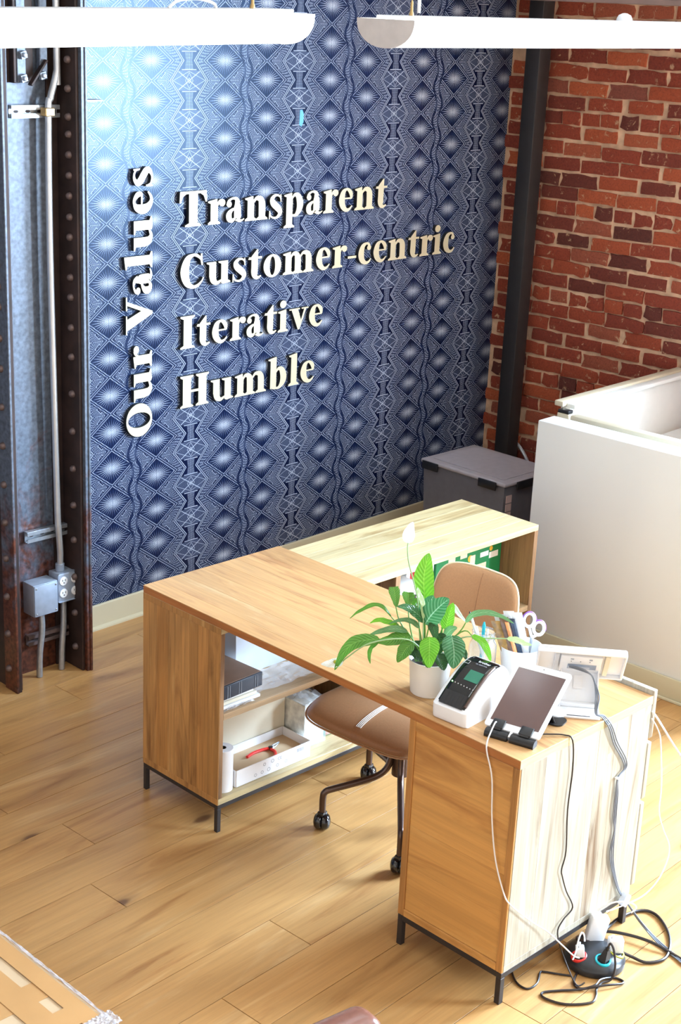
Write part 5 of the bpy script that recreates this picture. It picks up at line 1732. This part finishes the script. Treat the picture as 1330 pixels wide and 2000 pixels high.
# ================================================================== IN THE BOOKCASE
# upper shelf
bd = thing('binder', 'brown and black ring binder lying flat on stacked paper on the upper shelf', 'binder', (.11, -.27, SH + .03))
Mb = Matrix.Translation((.10, -.25, SH + .036)) @ Matrix.Rotation(math.radians(3), 4, 'Z')
obj('cover', B().box(-.07, .105, -.115, .12, .046, .050, .001, M=Mb).box(-.07, .105, -.115, .12, .0, .004, .001, M=Mb), M_['binder_t'], bd, world=True)['kind'] = 'stuff'
sp2 = B().box(-.07, .106, -.122, -.115, .0, .050, .003, 2, M=Mb)
obj('spine', sp2, M_['binder_b'], bd, world=True)
rbs = B()
for x in (-.055, -.045, -.004, .006, .070, .080):
    rbs.box(x, x + .003, -.1232, -.1215, .004, .046, M=Mb)
obj('spine_rib', rbs, M_['cable_g'], bd, world=True)['kind'] = 'stuff'
obj('page_block', B().box(-.069, .10, -.114, .118, .0045, .0455, M=Mb), M_['paper'], bd, world=True)
for k in range(3):
    single('paper_pad', B().box(.024, .20 - .01 * k, -.372 + .006 * k, -.12, SH + .0005 + .0118 * k, SH + .0115 + .0118 * k, .002), M_['ivory'] if k == 1 else M_['paper'],
           ('cream paper pad at the bottom of the stack under the binder', 'ivory pad in the middle of the stack under the binder', 'white paper pad just under the binder')[k], 'paper', 'pads under the binder')
tb_ = thing('plastic_tub', 'frosted white plastic tub at the back of the upper shelf', 'plastic tub', (.34, -.12, SH))
b = B()
x0, x1, y0_, y1_, zb, zt_ = .215, .50, -.225, -.02, SH + .001, SH + .21
b.hexa([(x0 + .015, y0_ + .012, zb), (x1 - .015, y0_ + .012, zb), (x1 - .015, y1_ - .012, zb), (x0 + .015, y1_ - .012, zb), (x0, y0_, zt_), (x1, y0_, zt_), (x1, y1_, zt_), (x0, y1_, zt_)])
obj('tub', b, M_['frost'], tb_, world=True)
obj('lid', B().box(x0 - .006, x1 + .006, y0_ - .006, y1_ + .006, zt_, zt_ + .014, .004, 2), M_['frost'], tb_, world=True)
single('plastic_tub', B().hexa([(.035, -.10, SH + .001), (.20, -.10, SH + .001), (.20, -.02, SH + .001), (.035, -.02, SH + .001), (.03, -.11, SH + .24), (.205, -.11, SH + .24), (.205, -.015, SH + .24), (.03, -.015, SH + .24)]), M_['frost'], 'tall bluish white tub behind the binder on the upper shelf', 'plastic tub')


def crumple(x0, x1, y0_, y1_, z, h, seed, nx=18, ny=14):
    b = B()
    o_ = Vector((seed * 3.1, seed * 1.7, 0))
    b.grid(lambda u, v: (x0 + (x1 - x0) * u, y0_ + (y1_ - y0_) * v, z + .002 + h * (abs(noise.noise(Vector((u * 5, v * 5, 0)) + o_)) * 1.3 + .25 * abs(noise.noise(Vector((u * 13, v * 13, 2)) + o_))) * min(1, 6 * u, 6 * (1 - u)) ** .5), nx, ny)
    return b


single('plastic_bag', crumple(.17, .47, -.36, -.225, SH, .016, 2), M_['clear'], 'clear crumpled plastic bag lying flat in the middle of the upper shelf', 'plastic bag', ang=20)
single('plastic_bag', crumple(.025, .165, -.388, -.376, SH, .010, 5, 14, 5), M_['clear'], 'clear crumpled plastic scrap at the front left of the upper shelf', 'plastic bag', ang=20)
single('folder', B().box(-.13, .13, -.09, .09, .0, .012, .002, M=Matrix.Translation((.595, -.25, SH + .001)) @ Matrix.Rotation(math.radians(-88), 4, 'Z')), mat('teal_card', srgb(78, 176, 184), .4), 'teal folder lying on the upper shelf under the desk edge', 'folder')
# lower board
ZF = HL + th
rl_ = thing('paper_roll', 'white paper roll standing at the left end of the lower shelf', 'paper roll', (.062, -.345, ZF))
obj('roll', B().lathe([(.0125, .001), (.036, .001), (.036, .150), (.035, .152), (.0125, .152)], c=(.062, -.345, ZF), n=32, cap=False), M_['paper'], rl_, world=True)
obj('core', B().lathe([(.0125, .001), (.0125, .152), (.0105, .152), (.0105, .002)], c=(.062, -.345, ZF), n=20, cap=False), M_['dark_rubber'], rl_, world=True)
bx = thing('ivory_box', 'long ivory cardboard box lying at the back of the lower shelf', 'box', (.22, -.15, ZF))
obj('box', B().box(.105, .455, -.225, -.03, ZF + .001, ZF + .205, .002), M_['ivory'], bx, world=True)
obj('flap', B().box(.105, .455, -.228, -.2255, ZF + .19, ZF + .206, .0005), M_['cardboard'], bx, world=True)
tr_ = thing('tray_box', 'shallow white printed cardboard tray on the lower shelf', 'tray', (.25, -.30, ZF))
t0, t1, u0, u1 = .100, .440, -.372, -.232
tk = .003
obj('bottom', B().box(t0, t1, u0, u1, ZF + .001, ZF + .030), M_['cardboard'], tr_, world=True)
for e in ((t0, t1, u0 - tk, u0, ZF + .001, ZF + .062), (t0, t1, u1, u1 + tk, ZF + .001, ZF + .062), (t0 - tk, t0, u0, u1, ZF + .001, ZF + .062), (t1, t1 + tk, u0, u1, ZF + .001, ZF + .062)):
    obj('side', B().box(*e, .0006), M_['paper'], tr_, world=True)
Mt = Matrix.Translation((0, u0 - tk - .0003, ZF)) @ Matrix.Rotation(math.pi / 2, 4, 'X')
obj('lettering', text_b('CE', .016, .0001, Matrix.Translation((.285, u0 - tk - .0003, ZF + .040)) @ Matrix.Rotation(math.pi / 2, 4, 'X')), M_['glyph_g'], tr_, world=True, smooth=False)
sy = B()
for k, (x, z, r) in enumerate(((.262, .046, .007), (.225, .045, .006), (.185, .018, .006), (.215, .019, .006), (.245, .020, .007), (.285, .022, .006), (.325, .024, .006))):
    sy.lathe([(r, 0), (r, .0002), (r - .0016, .0002), (r - .0016, 0)], c=(x, u0 - tk - .0001, ZF + z), n=14, M=Matrix.Rotation(math.pi / 2, 4, 'X'), cap=False)
for k in range(11):
    sy.box(.375 + .003 * k, .3765 + .003 * k, u0 - tk - .0003, u0 - tk - .0001, ZF + .038, ZF + .052)
obj('printed_symbols', sy, M_['glyph_g'], tr_, world=True)['kind'] = 'stuff'
plr = thing('pliers', 'pliers with red grips lying in the white cardboard tray', 'pliers', (.30, -.31, ZF + .034))
zp = ZF + .036
pc = Vector((.330, -.290, zp))
obj('grip', B().tube([pc + Vector((-.006, .003, 0)), pc + Vector((-.03, .010, 0)), pc + Vector((-.07, .012, 0)), pc + Vector((-.105, .004, 0))], .0055, 8, 4), M_['red'], plr, world=True)
obj('grip', B().tube([pc + Vector((-.004, -.006, 0)), pc + Vector((-.004, -.025, 0)), pc + Vector((-.018, -.045, 0)), pc + Vector((-.040, -.060, 0))], .0055, 8, 4), M_['red'], plr, world=True)
obj('pivot', B().lathe([(.008, -.004), (.008, .006), (.006, .007)], c=pc, n=16), M_['black'], plr, world=True)
for s_ in (-1, 1):
    obj('jaw', B().tube([pc + Vector((.004, .002 * s_, 0)), pc + Vector((.022, .006 * s_ + .006, 0)), pc + Vector((.055, .001 * s_ + .016, 0))], [.005, .0012], 6), M_['galv'], plr, world=True)
bb_ = thing('bagged_box', 'pale box in a clear bag standing on the lower shelf right of the tray', 'box', (.52, -.28, ZF))
obj('box', B().box(.462, .56, -.318, -.17, ZF + .001, ZF + .165, .002), mat('print_pale', srgb(222, 222, 214), .4, 0, .25, 40), bb_, world=True)
cb = B()
cb.grid(lambda u, v: (.458 + .108 * u, -.322 - .004 * abs(noise.noise(Vector((u * 6, v * 8, 3)))), ZF + .001 + .175 * v), 10, 14)
cb.grid(lambda u, v: (.458 + .108 * u, -.322 + .155 * v, ZF + .17 + .022 * abs(noise.noise(Vector((u * 5, v * 6, 7))))), 10, 10)
obj('bag', cb, M_['clear'], bb_, world=True, ang=15)['kind'] = 'stuff'
gb = thing('small_box', 'small box with green, blue and pink print under the chair seat', 'box', (.62, -.28, ZF))
obj('box', B().box(.585, .70, -.30, -.17, ZF + .001, ZF + .075, .0015), M_['greenbox'], gb, world=True)
obj('front_print', B().box(.587, .698, -.3006, -.3001, ZF + .004, ZF + .072), mat('multi_print', srgb(220, 150, 140), .4, 0, .9, 30), gb, world=True)
obj('top_print', B().box(.588, .697, -.296, -.20, ZF + .0755, ZF + .0765), M_['blue'], gb, world=True)
single('disc_tin', B().lathe([(.055, 0), (.056, .003), (.056, .075), (.05, .08), (.03, .082), (.001, .082)], c=(.66, -.10, ZF + .001), n=28), M_['boxgrey'], 'round grey tin at the back of the lower shelf behind the chair seat', 'tin')
# right bay
g2 = thing('green_carton', 'green printed carton on the upper shelf at the right of the bookcase', 'box', (1.38, -.15, .402))
obj('carton', B().box(1.20, 1.59, -.245, -.03, .403, .690, .002), M_['greenbox'], g2, world=True)
for (x0, x1, z0, z1, m) in ((1.475, 1.515, .64, .675, 'paper'), (1.46, 1.51, .59, .61, 'paper'), (1.40, 1.43, .57, .61, 'ivory'), (1.515, 1.57, .575, .60, 'paper'), (1.34, 1.38, .61, .65, 'ivory'), (1.44, 1.50, .525, .565, 'ivory'), (1.27, 1.31, .60, .65, 'ivory')):
    obj('printed_patch', B().box(x0, x1, -.2456, -.2451, z0, z1), M_[m], g2, world=True)
for (x, z, r) in ((1.545, .640, .014), (1.525, .615, .010), (1.40, .60, .014)):
    obj('printed_disc', B().lathe([(r, 0), (r, .0004)], c=(x, -.2451, z), n=16, M=Matrix.Rotation(math.pi / 2, 4, 'X')), M_['yellow'], g2, world=True)
pc_ = thing('white_carton', 'white carton with red fruit print beside the green carton', 'box', (1.11, -.15, .402))
obj('carton', B().box(1.04, 1.195, -.24, -.04, .403, .655, .002), M_['paper'], pc_, world=True)
obj('printed_patch', B().box(1.06, 1.15, -.2406, -.2401, .56, .62), mat('fruit_print', srgb(170, 40, 50), .4, 0, .5, 60), pc_, world=True)
obj('printed_band', B().box(1.045, 1.19, -.2406, -.2401, .42, .55), M_['dark_rubber'], pc_, world=True)
bk = thing('basket', 'black perforated basket of papers on the upper shelf behind the plant', 'basket', (.92, -.22, .402))
b = B()
x0, x1, y0_, y1_, z0, z1 = .845, 1.01, -.365, -.08, .403, .600
for e in ((x0, x1, y0_, y0_ + .003, z0, z1 - .05), (x0, x1, y0_, y0_ + .003, z1 - .008, z1), (x0, x1, y1_ - .003, y1_, z0, z1), (x0, x0 + .003, y0_, y1_, z0, z1), (x1 - .003, x1, y0_, y1_, z0, z1), (x0, x1, y0_, y1_, z0, z0 + .003)):
    b.box(*e)
k = 0
x = x0
while x < x1 - .005:      # zigzag web leaves triangular holes
    s_ = 1 if k % 2 else -1
    za, zb_ = (z1 - .05, z1 - .008) if s_ > 0 else (z1 - .008, z1 - .05)
    b.add([(x, y0_, za), (x + .004, y0_, za), (x + .022, y0_, zb_), (x + .018, y0_, zb_), (x, y0_ + .003, za), (x + .004, y0_ + .003, za), (x + .022, y0_ + .003, zb_), (x + .018, y0_ + .003, zb_)],
          [(0, 1, 2, 3), (7, 6, 5, 4), (0, 4, 5, 1), (1, 5, 6, 2), (2, 6, 7, 3), (3, 7, 4, 0)])
    x += .018
    k += 1
b.box(x0, x1, y0_, y0_ + .003, z1 - .032, z1 - .027)
obj('basket', b, M_['black'], bk, world=True)['kind'] = 'stuff'
single('paper_stack', B().box(x0 + .008, x1 - .008, y0_ + .012, y1_ - .01, z0 + .005, z1 + .03, .003), M_['paper'], 'white papers standing in the black basket', 'paper')

# ================================================================== POWER HUB, CABLES
hc = Vector((.372, -1.652, 0))
hub = thing('power_hub', 'round black power hub with coloured socket rings on the floor', 'power strip', hc)
obj('body', B().lathe([(.085, 0), (.090, .004), (.0905, .018), (.086, .026), (.074, .036), (.050, .044), (.026, .047), (.001, .047)], n=48), mat('hub_black', srgb(40, 42, 46), .3, 0, .1), hub)


def hub_pt(x, y):
    d = math.hypot(x - hc.x, y - hc.y)
    z = .047 - .42 * max(0, d - .03) ** 1.35 * 3.0
    return Vector((x, y, z))


RING = (('red', .312, -1.640, 'red socket ring'), ('teal', .345, -1.700, 'teal socket ring'), ('olive', .408, -1.703, 'olive green socket ring'), ('purple', .388, -1.600, 'dark plum socket ring'))
for m, x, y, lab in RING:
    p_ = hub_pt(x, y)
    nrm = Vector(((x - hc.x) * 4, (y - hc.y) * 4, 1)).normalized()
    Mr = Matrix.Translation(p_) @ nrm.to_track_quat('Z', 'Y').to_matrix().to_4x4()
    o = obj('ring', B().lathe([(.0235, -.004), (.0235, .005), (.0215, .0065), (.0185, .0065), (.017, .001), (.017, -.004)], n=28, M=Mr, cap=False), M_[m] if m != 'purple' else M_['rust_and_shade'], hub, world=True)
    o['label'] = lab
# adapters
ad = thing('usb_charger', 'small white phone charger plugged into the red ring of the power hub', 'charger', (.312, -1.640, .04))
Mc = Matrix.Translation((.314, -1.642, .040)) @ Matrix.Rotation(math.radians(40), 4, 'Z') @ Matrix.Rotation(-.12, 4, 'X')
obj('body', B().box(-.0125, .0125, -.0125, .0125, 0, .030, .003, 3, M=Mc), M_['white'], ad, world=True)
obj('connector', B().box(-.006, .006, -.003, .003, .030, .043, .001, 2, M=Mc), M_['white'], ad, world=True)
ad = thing('power_adapter', 'tall white power adapter standing at the back of the power hub', 'adapter', (.40, -1.63, .04))
Mc = Matrix.Translation((.412, -1.622, .036)) @ Matrix.Rotation(math.radians(-38), 4, 'Z') @ Matrix.Rotation(.18, 4, 'Y')
obj('body', B().box(-.032, .022, -.016, .016, 0, .085, .005, 3, M=Mc), M_['white'], ad, world=True)
obj('connector', B().box(-.020, -.006, -.004, .004, .085, .096, .001, 2, M=Mc), M_['white'], ad, world=True)
adp = Mc @ Vector((-.013, 0, .096))
ad = thing('power_adapter', 'square white power adapter plugged into the olive ring of the hub', 'adapter', (.41, -1.69, .04))
Mc = Matrix.Translation((.412, -1.694, .036)) @ Matrix.Rotation(math.radians(-42), 4, 'Z')
obj('body', B().box(-.022, .022, -.014, .014, 0, .046, .005, 3, M=Mc), M_['white'], ad, world=True)
obj('connector', B().box(-.014, -.004, -.004, .004, .046, .054, .001, 2, M=Mc), M_['white'], ad, world=True)
ad = thing('power_plug', 'black power plug in the teal ring of the power hub', 'plug', (.348, -1.70, .04))
obj('plug', B().hexa([(.331, -1.716, .036), (.361, -1.716, .036), (.361, -1.688, .038), (.331, -1.688, .038), (.345, -1.712, .076), (.359, -1.712, .076), (.359, -1.700, .078), (.345, -1.700, .078)]), M_['black'], ad, world=True)
obj('collar', B().tube([(.352, -1.706, .076), (.353, -1.707, .086)], .006, 10), M_['black'], ad, world=True)


def cable(pts, r, m, lab, name='cable', n=5):
    return single(name, B().tube(pts, r, 8, n), M_[m], lab, 'cable')


YF = -1.606
cable([(.060, -1.462, .802), (.052, -1.464, .802), (.030, -1.470, .786), (.004, -1.480, .768), (-.006, -1.490, .745), (-.006, -1.514, .676), (-.006, -1.526, .557), (-.007, -1.551, .442), (-.008, -1.590, .356), (.0, YF, .33), (.045, YF - .002, .285), (.110, YF - .004, .225), (.175, YF - .01, .17), (.235, -1.63, .105), (.268, -1.65, .065), (.290, -1.655, .050)], .0022, 'cable_w', 'long white charging cable running from the tablet down to the hub', n=6)
single('cable_plug', B().box(-.004, .004, -.012, .012, -.003, .003, .0015, 2, M=TM @ Matrix.Translation((.083, -.006, -.0035))), M_['white'], 'white plug in the bottom edge of the tablet', 'plug')
cable([(.262, -1.652, .055), (.28, -1.648, .07), (.30, -1.64, .10), (.318, -1.636, .112), (.324, -1.641, .104), (.320, -1.648, .088)], .0024, 'cable_w', 'short white cable arching into the charger on the red ring')
cable([(.150, -1.545, .768), (.175, -1.56, .766), (.205, -1.585, .7635), (.216, YF, .752), (.231, YF, .66), (.227, YF, .535), (.240, YF, .40), (.228, YF, .345), (.235, YF, .319), (.262, YF, .26), (.303, YF, .189), (.262, YF, .165), (.232, -1.612, .135), (.240, -1.64, .06), (.235, -1.69, .006), (.262, -1.700, .004)], .0022, 'cable_b', 'thin black cable hanging from the tablet stand down the daylit cabinet side')
for k, (dx, lab) in enumerate(((-.006, 'left of the grey display cables tied in a bundle down the cabinet side'), (.0, 'middle of the grey display cables tied in a bundle down the cabinet side'), (.006, 'right of the grey display cables tied in a bundle down the cabinet side'))):
    o_ = dx
    q = DM @ Vector((.02, .10, .11))
    pts = [PM_ @ Vector((.092, -.026, .074 + dx * .5)), PM_ @ Vector((.125, -.034, .076 + dx)), PM_ @ Vector((.155, -.040, .060)), PM_ @ Vector((.168, -.050, .035)),
           DM @ Vector((.104 + dx * .8, .050, .050)), DM @ Vector((.101 + dx * .4, .012, .016)), (.372 + dx, -1.592, .768), (.392 + dx * 1.2, YF - .002, .735), (.430 + dx * 1.5, YF, .672), (.482 + dx * 1.4, YF, .605), (.494 + dx, YF, .570), (.463 + dx * .3, YF, .550),
           (.466 + dx, YF, .494), (.468 + dx * 1.3, YF, .43), (.477 + dx * .4, YF, .373), (.474 + dx * 1.4, YF, .31), (.488 + dx, YF, .25), (.535 + dx * .5, YF, .150), (.570 + dx * .2, -1.62, .095), (.600, -1.66 - dx, .03), (.585 + dx, -1.74, .006), (.560 + dx, -1.83, .006), (.52 + dx, -1.95, .006)]
    cable(pts, .0021, 'cable_g', lab, n=6)
for (x, y, z, lab) in ((.463, YF, .551, 'white cable tie round the grey bundle halfway up the cabinet'), (.388, -1.600, .745, 'white cable tie round the grey bundle at the desk edge')):
    single('cable_tie', B().box(x - .011, x + .011, y - .006, y + .005, z - .002, z + .002, .001), M_['white'], lab, 'cable tie')
single('tape_wrap', B().box(-.016, .016, -.010, .010, -.02, .02, .004, 2, M=Matrix.Translation((.556, -1.618, .112)) @ Matrix.Rotation(.7, 4, 'Y')), M_['frost'], 'frosted tape wrapped round the grey cables near the floor', 'tape')
cable([(.611, -1.6025, .690), (.636, YF - .006, .650), (.655, YF - .01, .60), (.672, YF - .02, .454), (.660, YF - .03, .38), (.700, YF - .03, .30), (.742, YF - .03, .235), (.745, YF - .03, .18), (.703, YF - .03, .125), (.640, YF - .02, .09), (.52, -1.62, .10), (.455, -1.625, .118)], .0022, 'cable_w', 'thin white cable bowing out right of the drawer cabinet down to the hub')
cable([(.611, -1.6025, .712), (.640, YF - .008, .672), (.665, -1.66, .60), (.69, -1.78, .47), (.72, -1.95, .30), (.74, -2.10, .12), (.76, -2.25, .006), (.80, -2.6, .006), (1.0, -2.9, .006)], .0032, 'cable_w', 'thick white cable leaving the desk towards the right edge')
cable([adp, adp + Vector((.004, -.002, .012)), adp + Vector((.035, -.030, .034)), adp + Vector((.070, -.060, .030)), adp + Vector((.085, -.07, .012)), adp + Vector((.075, -.06, -.005))], .0024, 'cable_w', 'white cable looping over from the tall white adapter')
cable([(.448, -1.70, .018), (.462, -1.725, .010), (.476, -1.765, .006), (.53, -1.79, .006), (.598, -1.765, .006), (.66, -1.715, .006), (.705, -1.645, .006), (.69, -1.60, .006), (.60, -1.58, .008), (.50, -1.59, .006), (.455, -1.585, .006), (.44, -1.575, .006)], .0048, 'cable_b', 'thick black hub cord making a wide loop on the floor')
cable([(.45, -1.56, .006), (.50, -1.60, .016), (.54, -1.66, .016), (.56, -1.73, .016), (.57, -1.80, .006), (.565, -1.88, .006), (.56, -2.0, .006)], .0048, 'cable_b', 'thick black cord crossing the loop and leaving at the right edge')
cable([(.353, -1.707, .084), (.356, -1.712, .098), (.352, -1.728, .085), (.342, -1.745, .04), (.325, -1.745, .008), (.296, -1.735, .006), (.262, -1.742, .004), (.235, -1.76, .004), (.199, -1.766, .004), (.141, -1.722, .004), (.120, -1.668, .004), (.135, -1.648, .004), (.18, -1.675, .004), (.225, -1.712, .006), (.285, -1.750, .011), (.335, -1.775, .006), (.352, -1.768, .004), (.345, -1.742, .004), (.30, -1.728, .011), (.262, -1.735, .014), (.232, -1.710, .004), (.238, -1.680, .004), (.290, -1.655, .006)], .0034, 'cable_b', 'black cord of the plug lying in a figure of eight before the hub')
cable([(.154, -1.520, .003), (.125, -1.555, .003), (.113, -1.585, .003), (.120, -1.610, .003), (.160, -1.610, .003), (.205, -1.585, .003), (.218, -1.592, .003), (.240, -1.625, .003), (.262, -1.655, .003)], .0030, 'cable_b', 'thin black cord wandering out from under the drawer cabinet')

# ================================================================== FOREGROUND
fb = thing('taped_box', 'big cardboard box with taped top and plastic wrap in the bottom left corner', 'box', (-1.5, -1.35, 0))
X1, Y0, ZT = -1.148, -1.375, .40
obj('carton', B().box(-1.95, X1, Y0, -.40, 0, ZT, .006), M_['cardboard'], fb, world=True)
for k, e in enumerate(((-1.95, X1 - .02, -1.20, -1.13), (-1.95, X1 - .02, -.98, -.90), (-1.30, -1.235, Y0 + .002, -.42), (-1.205, -1.16, Y0 + .002, -.42), (-1.95, -1.2, -1.33, -1.26))):
    obj('tape_strip', B().box(*e, ZT + .0006 + k * .0006, ZT + .0011 + k * .0006), M_['tape'], fb, world=True, smooth=False)
wr = B()
wr.grid(lambda u, v: (X1 - .006 + .016 * u + .003 * noise.noise(Vector((u * 2, v * 30, 1))), Y0 - .01 + v * (.98), ZT + .003 + .004 * abs(noise.noise(Vector((u * 5, v * 34, 4)))) - .02 * max(0, u - .5)), 8, 110)
wr.grid(lambda u, v: (X1 - .06 + .075 * u, Y0 - .012 + .05 * v, ZT + .004 + .010 * abs(noise.noise(Vector((u * 7, v * 6, 9))))), 20, 16)
obj('plastic_wrap', wr, mat('wrap_film', srgb(206, 206, 212), .25, 0, .2, 50, alpha=.6), fb, world=True, ang=12)['kind'] = 'stuff'
lc = thing('leather_armchair', 'glossy brown leather chair back peeking in at the bottom edge', 'chair', (-1.12, -2.14, 0))
cx0, cy0 = -1.105, -2.16


def lump(x0, x1, y0_, y1_, z0, z1, r):
    return B().box(x0, x1, y0_, y1_, z0, z1, r, 5)


LCM = Matrix.Translation((-1.128, -2.186, 0)) @ Matrix.Rotation(math.radians(-8), 4, 'Z')
def lum(*e, r=.03):
    return B().box(*e, r, 5, M=LCM)
obj('backrest', lum(-.34, .055, .06, .155, .42, .80, r=.035), M_['brownleather'], lc, world=True, ang=80)
obj('seat', lum(-.33, .045, -.42, .055, .34, .45, r=.03), M_['brownleather'], lc, world=True, ang=80)
for x in (-.31, .02):
    for y in (-.38, .10):
        obj('leg', B().tube([LCM @ Vector((x, y, .36)), LCM @ Vector((x, y, 0))], .016, 10), M_['black_metal'], lc, world=True)
